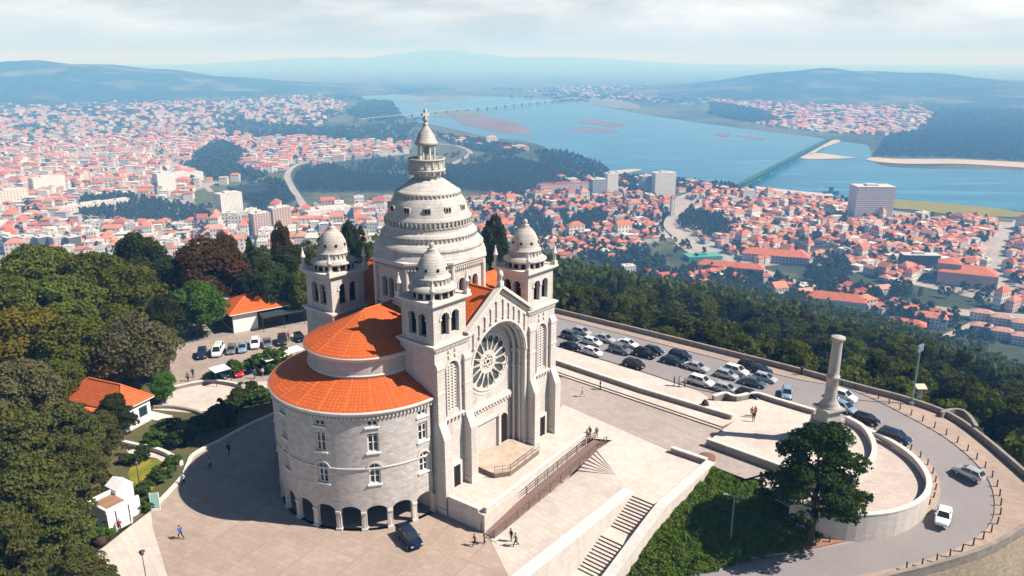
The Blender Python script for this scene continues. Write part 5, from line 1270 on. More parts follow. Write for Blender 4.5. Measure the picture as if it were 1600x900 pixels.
# crowns seen in the photograph: px, py of the crown centre, its height above ground, crown width in px, kind, colour
def tree_at(px,py,zc,wpx,H,proto,mat,label,name='tree',group=None,zg=-.1):
    p=G(px,py,zc); dist=(p.y*cP-(zc-CH)*sP); W=wpx*dist/FPX
    return plant(name,(p.x,p.y,zg),W,H,proto,mat,label,group)
LT=[(55,425,10,130,14,0,'olive','olive green broadleaf tree at the left end of the wood, farthest row'),(150,432,10,120,14,1,'olive','broad olive tree between the far left tree and the tall dark one'),(222,408,11,92,15.5,2,'dark','tall dark domed tree standing above the wood before the town'),
(322,420,10,132,14.5,0,'brown','big rusty brown chestnut tree left of the tiled pavilion'),(308,478,6,90,10,1,'bright','bright green tree in front of the rusty brown chestnut'),(212,455,8,105,12.5,2,'olive','olive tree behind the grey leaved one, at the wood edge'),
(95,470,9,130,13,1,'olive','wide green tree in the middle of the left wood'),(20,480,9,120,13,0,'olive','green tree cut by the left frame edge in the middle of the wood'),(45,535,8,150,12.5,2,'yellow','yellowing olive tree at the left edge, largest of that colour'),
(118,545,8,120,12,0,'olive','olive tree right of the yellowing one'),(180,520,7,100,11,1,'olive','green tree behind the dusty brown one at the car park edge'),(205,552,6.5,120,11.5,2,'grey','dusty brown tree overhanging the car park edge'),(248,545,5,75,8.5,0,'grey','smaller dusty tree at the very edge of the car park'),
(30,610,7,120,10.5,1,'grey','sparse grey brown tree left of the tiled house'),(95,600,5,80,8,0,'olive','olive tree behind the tiled house ridge'),(255,606,2.4,40,4.6,1,'bright','small light green tree by the pale yard wall')]
for (x,y,zc,w,H,i,m,l) in LT: tree_at(x,y,zc,w,H,BRD[i],m,l)
PT=[(28,690,7,140,11,0,'pine','dark pine at the left frame edge below the house'),(105,668,6.5,115,10,1,'pine','pine covering the left corner of the tiled house'),(160,668,4.2,62,6.5,0,'pine','small pine rising in front of the house roof'),(55,770,6.5,150,10.5,1,'pine','big spreading pine in the lower left wood'),
(118,725,5.5,100,9,0,'pine','pine between the house and the white kiosk'),(82,820,5.5,120,9,1,'pine','pine left of the boulder at the plaza edge'),(15,860,6,120,10,0,'pine','pine in the bottom left corner'),(128,892,3,95,5.5,1,'pine','low bushy pine at the bottom edge beside the plaza path'),(180,640,4,60,6.5,1,'dark','dark tree at the left end of the tiled roof')]
for (x,y,zc,w,H,i,m,l) in PT: tree_at(x,y,zc,w,H,PIN[i],m,l,'pine_tree')
KT=[(345,640,2.2,44,4.2,'dark','dark small conifer at the corner of the pale yard'),(122,425,11,40,15,'dark','dark pointed conifer among the far olive trees'),(392,408,8,38,14,'dark','tall narrow dark conifer behind the pavilion'),(372,432,8,52,12,'dark','dark conifer just left of the tall narrow one behind the pavilion'),(565,385,12,50,17,'dark','tall dark conifer showing between the rear tower and the dome')]
for (x,y,zc,w,H,m,l) in KT: tree_at(x,y,zc,w,H,CON[len(l)%2],m,l,'conifer_tree')
BT=[(352,400,9,48,13,0,'brown','brownish tree above the pavilion roof, left'),(420,445,7,80,11,1,'dark','dark tree directly behind the pavilion'),(455,418,8,70,12,2,'dark','dark brownish tree left of the rear tower'),(475,455,6,60,10,0,'olive','green tree beside the foot of the rear tower'),(548,378,10,40,14,1,'dark','dark tree right of the rear tower cupola'),
(770,372,8,50,12,2,'dark','dark tree between the dome and the right tower'),(440,385,10,36,14,0,'brown','small brownish treetop behind the dark trees left of the rear tower'),(270,440,8,60,12,1,'dark','dark tree between the domed tree and the chestnut'),(262,500,5,60,9,2,'dark','dark low tree left of the pavilion, in shade'),(520,420,8,60,12,0,'dark','dark tree behind the rear tower')]
for (x,y,zc,w,H,i,m,l) in BT: tree_at(x,y,zc,w,H,BRD[i],m,l)
# the big cypress in the right foreground
p=G(1254,850,-1.0); big=variant('big',5,'layer',11,15,'cypress',20000,.14,105,.26,.42)
hz=zat(p.x,p.y,664)+1.0
plant('cypress_tree',(p.x+.9,p.y+.3,-1.0),11.6,hz*1.0,big,None,'large dark spreading cypress standing alone before the stone column',rz=.4)
# shrubs
SB=[(430,570,62,'bright green clipped hedge mass beside the flat sunshades'),(366,580,40,'clipped round bush in the car park, left of the red car'),(386,612,40,'dark green bush at the right end of the pale yard'),(330,610,0,''),(262,672,44,'bright green bush in the garden bed below the yard wall'),(285,690,46,'dark green bush beside the kerb in the garden bed'),
(242,690,40,'green bush in the middle of the garden bed'),(215,742,0,''),(255,742,40,'rounded hedge bush right of the yellow lawn'),(228,790,36,'dense hedge bush beside the notice board'),(214,714,44,'dark bush above the yellow lawn'),(372,632,46,'bush in the apse shadow beside the kerb'),(405,622,44,'bush close to the apse in the garden corner'),
(318,668,48,'dark bush at the edge of the garden slope'),(345,655,50,'dark bush near the top of the kerb curve'),(300,676,34,'lighter bush next to the dark kerb bush'),(155,835,44,'hedge bush left of the white kiosk'),(270,720,30,'small bush at the bend of the garden wall'),(410,575,50,'clipped hedge left of the bright green mass'),(225,765,36,'bush between the lawn and the notice board')]
for i,(x,y,w,l) in enumerate(SB):
    if not w: continue
    p=G(x,y,.5); dist=p.y*cP+(CH-.5)*sP; W=w*dist/FPX
    plant('bush',(p.x,p.y,-.1),W,max(1.2,W*.55),SHR[i%2],('bright' if 'bright' in l or 'light' in l else 'dark' if 'dark' in l or 'shadow' in l else None),l,cat='bush')
# ivy and ground cover on the hillside garden: a continuous leafy mass
gv=[Vector(p) for p in GARDEN]; gx=[p.x for p in gv]; gy=[p.y for p in gv]
def inpoly(x,y,poly):
    x=np.asarray(x,float); y=np.asarray(y,float); c=np.zeros(x.shape,bool); n=len(poly); j=n-1
    for i in range(n):
        xi,yi=poly[i][0],poly[i][1]; xj,yj=poly[j][0],poly[j][1]
        if yi!=yj:
            m=((yi>y)!=(yj>y))&(x<(xj-xi)*(y-yi)/(yj-yi)+xi); c^=m
        j=i
    return c
GA=np.array([[p[0],p[1],p[2]] for p in GARDEN])
def garden_z(x,y):
    for a,b,c in GTRI:
        d=(b[1]-c[1])*(a[0]-c[0])+(c[0]-b[0])*(a[1]-c[1])
        if abs(d)<1e-9: continue
        l=((b[1]-c[1])*(x-c[0])+(c[0]-b[0])*(y-c[1]))/d; m=((c[1]-a[1])*(x-c[0])+(a[0]-c[0])*(y-c[1]))/d
        if l>=-.01 and m>=-.01 and l+m<=1.01: return l*a[2]+m*b[2]+(1-l-m)*c[2]
    return -1.0
GTRI=[[GARDEN[i] for i in t_] for t_ in tessellate_polygon([[Vector(p) for p in GARDEN]])]
C=[];R=[]
r=np.random.default_rng(3)
while len(C)<900:
    x=r.uniform(min(gx),max(gx)); y=r.uniform(min(gy),max(gy))
    if not inpoly([x],[y],GARDEN)[0]: continue
    C.append((x,y,garden_z(x,y)+r.uniform(-.05,.25))); R.append(r.uniform(.35,.8))
V=leaves(r,C,R,75000,.10,.7)
tag(link_mesh('undergrowth',quad_mesh('undergrowth',V,[LM['ivy']])),'dense bright green creeper covering the slope beside the stairway','undergrowth',kind='stuff')

# ---------------------------------------------------------------- terrain: hilltop, slope, coastal plain, far hills
PLAT=[(p.x,p.y) for p in cols[3][::3]]
PLAT=[p for p in PLAT if p[1]>40]
PLAT=PLAT+[(20,40),(-60,30),(-190,40),(-190,95),(-120,138),(-62,168),(-35,172),(-5,160)]
PLATA=np.array(PLAT)
def poly_dist(x,y):
    d=np.full(x.shape,1e9); n=len(PLATA)
    for i in range(n):
        a=PLATA[i]; b=PLATA[(i+1)%n]; ab=b-a; L=max(1e-9,(ab**2).sum())
        t=np.clip(((x-a[0])*ab[0]+(y-a[1])*ab[1])/L,0,1); d=np.minimum(d,np.hypot(x-a[0]-t*ab[0],y-a[1]-t*ab[1]))
    return np.where(inpoly(x,y,PLAT),0,d)
HILLS=[(50,98,6200,1500,900,1.0),(-120,100,6600,1500,1200,1.0),(170,125,6100,900,700,1.0),(1290,108,6000,820,1100,1.0),(1400,112,6400,900,1200,1.0),(1210,124,6300,700,900,1.0),(1530,124,6000,1100,1200,1.0),(1700,128,6200,1200,1200,1.0),(690,79,20500,2300,2500,1.0),(520,90,21500,3000,2500,1.0),(860,89,21000,3000,2500,1.0)]
def hills(x,y):
    h=np.zeros(x.shape)
    for px,py,D,wx,wy,_ in HILLS:
        u=(px-800)/FPX; v=(450-py)/FPX; d=np.array([u,cP+v*sP,-sP+v*cP]); k=D/math.hypot(d[0],d[1]); cx,cy_,cz=d[0]*k,d[1]*k,CH+d[2]*k
        a=math.atan2(d[0],d[1]); lx=(x-cx)*math.cos(a)-(y-cy_)*math.sin(a); ly=(x-cx)*math.sin(a)+(y-cy_)*math.cos(a)
        h=np.maximum(h,(cz-SEA)*np.exp(-(lx/wx)**2-(ly/wy)**2))
    return np.where(h<4,0,h)
def slope_az(x,y):
    az=np.degrees(np.arctan2(x,y)); return np.interp(az,[-40,0,3.5,12,19.4,28,33,36,60],[.27,.262,.262,.287,.29,.30,.315,.33,.34])
def ground_z(x,y):
    x=np.asarray(x,float); y=np.asarray(y,float); d=poly_dist(x,y); f=np.clip((x+18)/20,0,1)
    base=-.35*(1-f)-9.5*f; edge=-.35*(1-f)-4.5*f
    n=np.sin(x*.021+1.3)*np.cos(y*.017)+.5*np.sin(x*.05+y*.043)
    zo=edge-slope_az(x,y)*d+n*np.clip(d/60,0,1)*3.0
    z=np.where(d<=0,base,np.where(d<3,base+(zo-base)*d/3,zo))
    z=np.maximum(z,SEA)
    hh=hills(x,y); hh=hh*(1+.06*np.sin(x*.006+2)*np.sin(y*.005)+.04*np.sin(x*.015))
    return z+hh
az=np.concatenate([np.radians(np.arange(-180,-62,6.0)),np.radians(np.arange(-62,62,.42)),np.radians(np.arange(62,180.1,6.0))])
rad=[0.0]; q_=8.0
while q_<27000: rad.append(q_); q_*=1.03 if q_>140 else 1.06
rad=np.array(rad); RA,AZ=np.meshgrid(rad,az,indexing='ij'); X=RA*np.sin(AZ); Y=RA*np.cos(AZ)
Yc=np.where(Y<-2500,-2500+(Y+2500)*.02,Y)
Z=ground_z(X.ravel(),Yc.ravel()).reshape(X.shape)
nr,na=X.shape; V=np.stack([X,Yc,Z],axis=-1)
Q=np.stack([V[:-1,:-1],V[1:,:-1],V[1:,1:],V[:-1,1:]],axis=2).reshape(-1,4,3)
t=NT('terrain_ground')
sep=t.node('ShaderNodeSeparateXYZ'); t.l.new(t.coord(),sep.inputs[0])
n1=t.noise(.0035,6,.6); n2=t.noise(.02,6,.65); n3=t.noise(.25,5,.7); n4=t.noise(.003,6,.65)
fld=t.ramp(n2,[(.30,(.11,.12,.045)),(.42,(.16,.15,.07)),(.5,(.075,.10,.03)),(.58,(.19,.165,.10)),(.7,(.05,.075,.025))],'CONSTANT')
fld=t.mix(t.ramp(n1,[(.47,0.0),(.56,1.0)]),fld,(.022,.040,.018))
n5=t.noise(.07,5,.7); fld=t.mix(t.ramp(n5,[(.45,0.0),(.65,.8)]),fld,(.03,.05,.018))
fld=t.mix(.35,fld,t.ramp(n3,[(.3,(.03,.04,.02)),(.7,(.15,.14,.07))]))
slopec=t.ramp(n3,[(.3,(.02,.026,.010)),(.7,(.06,.055,.024))])
hillc=t.mix(t.ramp(n4,[(.5,0.0),(.62,1.0)]),(.018,.034,.018),(.13,.125,.07))
col=t.mix(t.math('GREATER_THAN',sep.outputs[2],SEA+1.0),fld,slopec)
far=t.math('MULTIPLY',t.math('GREATER_THAN',sep.outputs[2],SEA+1.0),t.math('GREATER_THAN',sep.outputs[1],2500.0))
col=t.mix(far,col,hillc)
tag(link_mesh('terrain',quad_mesh('terrain',Q,[t.out(col,.95,.1)])),kind='structure')

# ---------------------------------------------------------------- river and shores
t=NT('river_water'); mp=t.node('ShaderNodeMapping'); t.l.new(t.coord(),mp.inputs['Vector']); mp.inputs['Rotation'].default_value=(0,0,.35); mp.inputs['Scale'].default_value=(.004,.02,.01)
n1=t.noise(1.0,6,.65,mp.outputs[0]); n2=t.noise(.12,4,.6)
col=t.ramp(n1,[(.36,(.003,.08,.16)),(.5,(.008,.135,.245)),(.64,(.035,.20,.30))]); t.bump(n2,.12,.5)
WATER=t.out(col,.25,.3)
def flat(name,pts,dz,mat,sm=5):
    P=[G(x,y,SEA) for x,y in pts]
    if sm: P=smooth_path(P+[P[0]],sm)[:-1]
    mb=MB(); mb.poly([(p.x,p.y,SEA+dz) for p in P]); return struct(mb,name,[mat])
near=[(470,141),(540,147),(600,165),(640,186),(700,200),(760,214),(830,223),(880,245),(950,276),(1000,271),(1090,281),(1160,293),(1250,302),(1330,311),(1480,321),(1600,331),(1740,343)]
farb=[(1740,274),(1600,268),(1500,265),(1420,263),(1368,255),(1357,229),(1335,224),(1312,221),(1270,214),(1200,206),(1100,193),(1000,178),(920,163),(840,154),(760,151),(680,152),(620,148),(560,142),(500,138)]
flat('river_water',near+farb,.6,WATER,4)
SAND=plain('sand',(.46,.38,.28),.95,.1,var=.12,scale=.02); MUD=plain('mud_flat',(.17,.125,.11),.95,.1,var=.25,scale=.01); SALT=plain('salt_marsh',(.16,.16,.08),.95,.1,var=.35,scale=.01)
flat('sandbank_ground',[(700,181),(735,179),(775,184),(805,192),(832,208),(800,209),(760,203),(725,195)],1.0,MUD)
flat('marsh_ground',[(680,176),(720,173),(760,178),(735,180),(700,183),(680,182)],1.2,SALT)
for pts in ([(898,192),(925,187),(950,191),(978,196),(955,199),(930,195)],[(885,203),(915,199),(940,202),(968,206),(930,207)],[(1113,210),(1130,209),(1142,212),(1130,214)],[(1150,212),(1180,214),(1196,218),(1170,217)]): flat('sandbank_ground',pts,1.0,MUD)
flat('marsh_ground',[(620,158),(690,151),(760,151),(700,156),(650,162)],1.3,SALT)
flat('marsh_ground',[(860,152),(930,152),(985,160),(1000,170),(950,168),(900,160)],1.3,SALT)
flat('beach_sand',[(1352,250),(1372,254),(1420,257),(1500,257),(1600,263),(1740,270),(1740,262),(1600,255),(1500,250),(1400,249),(1365,247)],1.6,SAND)
flat('beach_sand',[(1243,246),(1275,240),(1320,245),(1336,247),(1300,249),(1260,249)],1.3,SAND)
flat('beach_sand',[(1258,241),(1275,228),(1305,219),(1312,222),(1285,232),(1270,241)],1.3,SAND)
flat('beach_sand',[(940,270),(985,265),(1003,266),(985,270),(950,275)],1.4,SAND,3)
flat('shore_grass',[(1395,312),(1470,318),(1560,327),(1600,333),(1740,346),(1740,352),(1600,341),(1500,338),(1440,330),(1390,325)],1.4,M['lawn'],3)
STREET=plain('street_ground',(.33,.29,.26),.9,.2,var=.3,scale=.02)
for pts in ([(1010,325),(1080,300),(1160,298),(1240,306),(1330,316),(1400,330),(1500,343),(1620,350),(1700,420),(1700,500),(1560,475),(1450,450),(1330,425),(1250,410),(1120,425),(1060,385)],
            [(-150,250),(0,232),(150,224),(300,215),(480,212),(640,222),(640,240),(500,250),(420,262),(300,300),(310,340),(400,352),(480,330),(600,312),(640,330),(600,380),(430,400),(200,420),(-250,420)],
            [(700,316),(860,300),(1010,300),(1050,330),(1050,370),(960,395),(880,400),(760,340)]):
    flat('street_ground',pts,.25,STREET,0)
# roads down in the town
RPTS=[]
def strip(name,pts,w,mat,dz=.45):
    P=smooth_path([G(x,y,SEA) for x,y in pts],5); mb=MB(); RPTS.extend((q.x,q.y,w/2+8) for a_,b_ in zip(P[:-1],P[1:]) for q in (a_,a_.lerp(b_,.25),a_.lerp(b_,.5),a_.lerp(b_,.75)))
    for a,b,c in zip(P[:-1],P[1:],P[2:]+[P[-1]*2-P[-2]]):
        pass
    n=len(P); L=[];R=[]
    for i,p in enumerate(P):
        d=P[min(n-1,i+1)]-P[max(0,i-1)]; d.z=0; d.normalize(); nn_=Vector((-d.y,d.x,0))*w/2; L.append(p+nn_); R.append(p-nn_)
    for i in range(n-1): mb.face([(q.x,q.y,SEA+dz) for q in (L[i],L[i+1],R[i+1],R[i])])
    return struct(mb,name,[mat])
ROADM=plain('town_road_surface',(.36,.32,.29),.9,.2,var=.15,scale=.02)
strip('town_road',[(1090,316),(1072,322),(1056,334),(1046,348),(1052,362),(1080,380),(1120,398),(1180,420),(1260,448)],17,ROADM)
strip('town_road',[(1040,352),(1068,378),(1110,402),(1170,424)],7,ROADM,.5)
strip('town_road',[(1405,475),(1450,482),(1520,490),(1640,500)],22,ROADM)
strip('town_road',[(1500,560),(1440,540),(1480,525),(1545,495)],7,ROADM,.5)
strip('town_road',[(480,330),(455,290),(450,270),(475,255),(560,248),(640,240)],13,ROADM)
strip('town_road',[(690,262),(720,250),(735,238),(715,228),(680,225)],12,ROADM)
strip('town_road',[(800,236),(760,226),(700,214),(650,206)],9,ROADM)
strip('town_road',[(1570,460),(1555,425),(1552,400),(1575,360),(1590,345)],9,ROADM,.5)
strip('town_road',[(330,300),(300,270),(270,255),(235,235)],10,ROADM,.5)
strip('town_road',[(1200,510),(1330,520),(1480,545),(1640,560)],6,ROADM,.55) if False else None
# ---------------------------------------------------------------- bridges
GREEN=plain('bridge_green',(.02,.105,.085),.6,.3,var=.1); CONC=plain('bridge_concrete',(.45,.42,.38),.9,.2)
a,b=G(1163,284,SEA+11),G(1300,213,SEA+11); d=(b-a); d.z=0; L=d.length; u=d.normalized()
br=empty('iron_bridge',(a.x,a.y,SEA),math.atan2(u.y,u.x),'long green iron truss bridge on stone piers crossing the river','bridge')
q=MB(); q.box(-20,L+20,-4.5,4.5,10.2,11.0,0); q.box(-20,L+20,-5.5,5.5,3.2,3.8,0); q.build('deck',[GREEN],br)
q=MB(); nseg=60
for s in (-4.4,4.4):
    q.box(-20,L+20,s-.35,s+.35,10.2,11.6,0); q.box(-20,L+20,s-.35,s+.35,3.4,4.2,0)
    for k in range(nseg):
        x0=L*k/nseg; x1=L*(k+1)/nseg; q.beam((x0,s,3.8),(x1,s,10.6),.5,.5,0); q.beam((x1,s,3.8),(x0,s,10.6),.5,.5,0)
q.build('truss',[GREEN],br)
for k in range(11):
    x=L*k/10; q=MB(); q.box(x-2.0,x+2.0,-6,6,-1,3.15,0); q.build('pier',[CONC],br)
a,b=G(560,186,SEA+14),G(905,152,SEA+14); d=(b-a); d.z=0; L=d.length; u=d.normalized()
CONC2=plain('motorway_concrete',(.28,.27,.26),.9,.2)
br=empty('road_bridge',(a.x,a.y,SEA),math.atan2(u.y,u.x),'thin pale motorway bridge far up the river behind the dome','bridge')
q=MB(); q.box(0,L,-8,8,13.2,14.4,0); q.build('deck',[CONC2],br)
for k in range(24):
    q=MB(); q.box(L*k/23-2,L*k/23+2,-5,5,-1,13.19,0); q.build('pier',[CONC2],br)

# ---------------------------------------------------------------- the town
def wall_win(name,c,unit):
    t=NT(name); sep=t.node('ShaderNodeSeparateXYZ'); t.l.new(t.coord(),sep.inputs[0])
    u=t.math('ADD',sep.outputs[0],sep.outputs[1]); z=sep.outputs[2]
    if unit: fu=t.math('FRACT',t.math('MULTIPLY',u,4.0)); fz=t.math('FRACT',t.math('MULTIPLY',z,2.999))
    else: fu=t.math('FRACT',t.math('MULTIPLY',u,1/3.1)); fz=t.math('FRACT',t.math('MULTIPLY',t.math('SUBTRACT',z,SEA),1/3.0))
    w_=t.math('MULTIPLY',t.math('LESS_THAN',t.math('ABSOLUTE',t.math('SUBTRACT',fu,.5)),.19),t.math('LESS_THAN',t.math('ABSOLUTE',t.math('SUBTRACT',fz,.52)),.24))
    ge=t.node('ShaderNodeNewGeometry'); s2=t.node('ShaderNodeSeparateXYZ'); t.l.new(ge.outputs['Normal'],s2.inputs[0])
    w_=t.math('MULTIPLY',w_,t.math('LESS_THAN',t.math('ABSOLUTE',s2.outputs[2]),.5))
    col=t.mix(t.math('MULTIPLY',w_,.9),t.ramp(t.noise(.5 if not unit else 3,4),[(.3,tuple(x*.85 for x in c)),(.7,c)]),(.03,.035,.04)); return t.out(col,.8,.25)
WC=[(.74,.72,.68),(.68,.60,.50),(.60,.46,.40),(.50,.49,.48),(.72,.66,.58),(.42,.46,.52)]
WN=['white','cream','pinkish','grey','pale','bluish']
RCC=[(.50,.15,.07),(.52,.21,.135),(.38,.11,.07),(.50,.27,.21),(.42,.40,.38),(.62,.58,.53)]
RN=['orange tiled','salmon tiled','dark red tiled','faded pink tiled','grey','flat pale']
WMU=[wall_win('house_wall_%s'%n,c,True) for n,c in zip(WN,WC)]; WMF=[wall_win('far_wall_%s'%n,c,False) for n,c in zip(WN,WC)]
RM=[plain('roof_%s'%n.replace(' ','_'),c,.85,.2,var=.22,scale=.35) for n,c in zip(RN,RCC)]
TL=lambda x: float(np.interp(x,[-50,0,250,300,480,560,600,760,870,930,990,1050,1100,1200,1300,1400,1470,1520,1600,1700],[392,392,398,385,385,378,385,390,398,404,422,442,456,466,474,492,515,540,575,600]))
def hidden(px,py):
    return py>TL(px)+4
def covered(px,py):
    return (628<px<712 and py>285) or (598<px<748 and py>345) or (585<px<765 and py>385) or (480<px<562 and py>358) or (785<px<870 and py>350)
WOODS=[[(295,285),(300,250),(330,228),(352,222),(378,235),(375,262),(420,275),(400,283),(330,284)],[(455,300),(470,268),(520,262),(560,275),(640,278),(640,300),(560,302)],[(120,335),(130,312),(200,308),(250,318),(320,330),(330,345),(240,352),(140,342)],[(740,300),(740,262),(800,250),(850,262),(900,280),(840,290),(820,310)],
[(835,240),(880,238),(950,265),(955,280),(900,280),(850,262)],[(1055,355),(1075,330),(1130,340),(1140,372),(1100,372)],[(860,352),(940,330),(950,350),(880,364)],[(370,300),(420,285),(470,290),(470,315),(400,335)],[(800,356),(830,330),(860,352),(860,372),(820,375)],[(640,290),(700,262),(740,262),(740,300)],
[(1365,245),(1385,215),(1470,200),(1740,205),(1740,258),(1600,252),(1480,246)],[(1110,160),(1180,172),(1230,195),(1160,190),(1110,178)],[(1440,200),(1480,165),(1740,170),(1740,205)],[(540,176),(575,158),(610,160),(625,180),(590,190)],[(330,205),(360,190),(480,200),(640,196),(640,210),(400,218)],[(1255,460),(1265,415),(1310,402),(1335,425),(1320,455)],[(1300,480),(1400,490),(1560,520),(1560,545),(1440,530)]]
def inwood(px,py): return any(inpoly([px],[py],w_)[0] for w_ in WOODS)
OPEN=[[(960,410),(1060,362),(1110,390),(1090,420),(1000,430)],[(470,215),(560,188),(660,186),(690,205),(640,222),(560,225)],[(1390,455),(1540,440),(1570,470),(1520,490),(1400,478)],[(640,250),(760,232),(800,240),(760,262),(650,270)],[(560,245),(640,250),(640,285),(560,280)]]
REG=[ # polygon, cell m, density, rotation, red share, big share, words
 ([(1030,345),(1090,300),(1160,300),(1240,308),(1330,318),(1330,345),(1400,345),(1480,340),(1600,350),(1720,365),(1720,520),(1560,500),(1540,440),(1400,450),(1330,420),(1250,405),(1150,425),(1070,385)],12.5,.96,.55,.84,.06,'in the dense old town by the river'),
 ([(700,318),(760,312),(840,302),(1000,302),(1060,325),(1040,360),(1000,395),(880,405),(760,365),(700,350)],14,.8,.35,.84,.1,'between the dome and the viaduct'),
 ([(870,400),(990,380),(1050,430),(1100,420),(1280,440),(1420,470),(1500,500),(1480,530),(1380,490),(1200,470),(1050,450)],16,.8,.3,.92,.05,'at the foot of the wooded hill'),
 ([(-120,262),(0,240),(140,226),(290,218),(420,222),(480,216),(640,224),(640,240),(460,262),(300,300),(300,312),(130,312),(100,345),(330,352),(430,330),(560,318),(640,312),(640,360),(560,385),(400,392),(200,405),(-120,405)],16,.86,.2,.54,.30,'in the wide quarter left of the dome'),
 ([(-150,240),(0,226),(140,214),(330,206),(480,204),(640,212),(640,224),(400,224),(140,228),(0,240)],17,.8,.2,.52,.25,'in the middle distance left of the dome'),
 ([(-150,226),(-150,175),(60,160),(120,140),(330,135),(480,143),(540,165),(480,200),(330,206),(140,212)],30,.42,.5,.55,.1,'on the far plain'),
 ([(1100,158),(1160,148),(1250,150),(1330,162),(1440,165),(1460,195),(1390,212),(1300,208),(1200,198),(1130,172)],20,.8,.4,.45,.2,'across the river'),
 ([(820,142),(900,134),(1100,138),(1150,150),(1110,165),(980,158)],34,.5,.3,.4,.1,'far up the valley'),
 ([(680,210),(760,222),(830,234),(800,245),(720,232)],20,.35,.3,.5,.2,'by the river bank'),
 ([(860,285),(960,278),(1080,288),(1160,296),(1090,300),(1000,302),(900,300)],18,.5,.3,.6,.2,'on the waterfront')]
r=np.random.default_rng(21); H=[]; RP=np.array(RPTS)
for poly,cell,den,rot,red,bigs,words_ in REG:
    W=[G(x,y,SEA) for x,y in poly]; xs=[p.x for p in W]; ys=[p.y for p in W]
    cx,cy_=sum(xs)/len(xs),sum(ys)/len(ys); ext=max(max(xs)-min(xs),max(ys)-min(ys))*.75
    k=int(ext/cell)+1; gx_,gy_=np.meshgrid(np.arange(-k,k+1)*cell,np.arange(-k,k+1)*cell)
    gi,gj=np.meshgrid(np.arange(-k,k+1),np.arange(-k,k+1))
    gx_=gx_.ravel(); gy_=gy_.ravel(); street=((gi.ravel()%8)==0)|((gj.ravel()%5)==0)
    wx=cx+gx_*math.cos(rot)-gy_*math.sin(rot); wy=cy_+gx_*math.sin(rot)+gy_*math.cos(rot)
    ok=inpoly(wx,wy,[(p.x,p.y) for p in W])&(~street|(cell>24))&(r.uniform(size=len(wx))<den)
    for x,y in zip(wx[ok],wy[ok]):
        jt=.09 if cell<24 else .6; x+=r.normal()*cell*jt; y+=r.normal()*cell*jt; px,py=project(x,y,SEA)
        if px<-30 or px>1750 or hidden(px,py-2) or inwood(px,py) or any(inpoly([px],[py],o_)[0] for o_ in OPEN): continue
        if np.any((RP[:,0]-x)**2+(RP[:,1]-y)**2<RP[:,2]**2): continue
        bg_=r.uniform()<bigs
        w=r.uniform(.66,1.02)*cell*(1.25 if bg_ else 1)*(1.5 if r.uniform()<.25 else 1); dd=r.uniform(.6,1.0)*cell; h=r.uniform(5,9)*(1.9 if bg_ else 1)
        if cell>28: w,dd=min(w,17),min(dd,14)
        redr=r.uniform()<red
        rt=int(r.choice([0,1,2,3],p=[.42,.3,.13,.15])) if redr else int(r.choice([4,5],p=[.3,.7]))
        wt=int(r.choice(6,p=[.46,.2,.1,.06,.14,.04]))
        H.append((0.0 if covered(px,py) or px>1600 or px<0 else w*h/math.hypot(x,y)**2,x,y,w,dd,h,rot+r.choice([0,PI/2])+r.normal()*.05,wt,rt,words_))
H.sort(key=lambda a:-a[0]); NIND=292
# unit house: walls and a hipped, a gabled or a flat roof
def unit_parts(kind):
    a=MB(); a.add([(-.5,-.5,0),(.5,-.5,0),(.5,.5,0),(-.5,.5,0),(-.5,-.5,1),(.5,-.5,1),(.5,.5,1),(-.5,.5,1)],[(4,5,6,7),(0,1,5,4),(1,2,6,5),(2,3,7,6),(3,0,4,7)],0)
    b=MB(); e=.53
    if kind=='hip': b.add([(-e,-e,1.001),(e,-e,1.001),(e,e,1.001),(-e,e,1.001),(-.16,0,1.36),(.16,0,1.36)],[(0,1,5,4),(1,2,5),(2,3,4,5),(3,0,4)],0)
    elif kind=='gable': b.add([(-e,-e,1.001),(e,-e,1.001),(e,e,1.001),(-e,e,1.001),(-e,0,1.36),(e,0,1.36)],[(0,1,5,4),(2,3,4,5),(1,2,5),(3,0,4)],0)
    else: b.box(-.5,.5,-.5,.5,1.001,1.06,0); b.box(-.15,.2,-.2,.1,1.061,1.2,0)
    oa=a.build('wall',[WMU[0]]); ob=b.build('roof',[RM[0]]); m1,m2=oa.data,ob.data; bpy.data.objects.remove(oa); bpy.data.objects.remove(ob); return m1,m2
UH={k:unit_parts(k) for k in ('hip','gable','flat')}
for i,(s,x,y,w,dd,h,rot,wt,rt,words_) in enumerate(H[:NIND]):
    kind='flat' if rt>3 else ('hip' if i%3 else 'gable'); m1,m2=UH[kind]
    o=link_mesh('town_house',m1,None,(x,y,SEA+.3),rot); o.scale=(w,dd,h); o.material_slots[0].link='OBJECT'; o.material_slots[0].material=WMU[wt]
    tag(o,'%s house, %s roof, %s'%(WN[wt],RN[rt],words_),'house','%s houses with %s roofs %s'%(WN[wt],RN[rt],words_))
    c=link_mesh('roof',m2,o); c.material_slots[0].link='OBJECT'; c.material_slots[0].material=RM[rt]
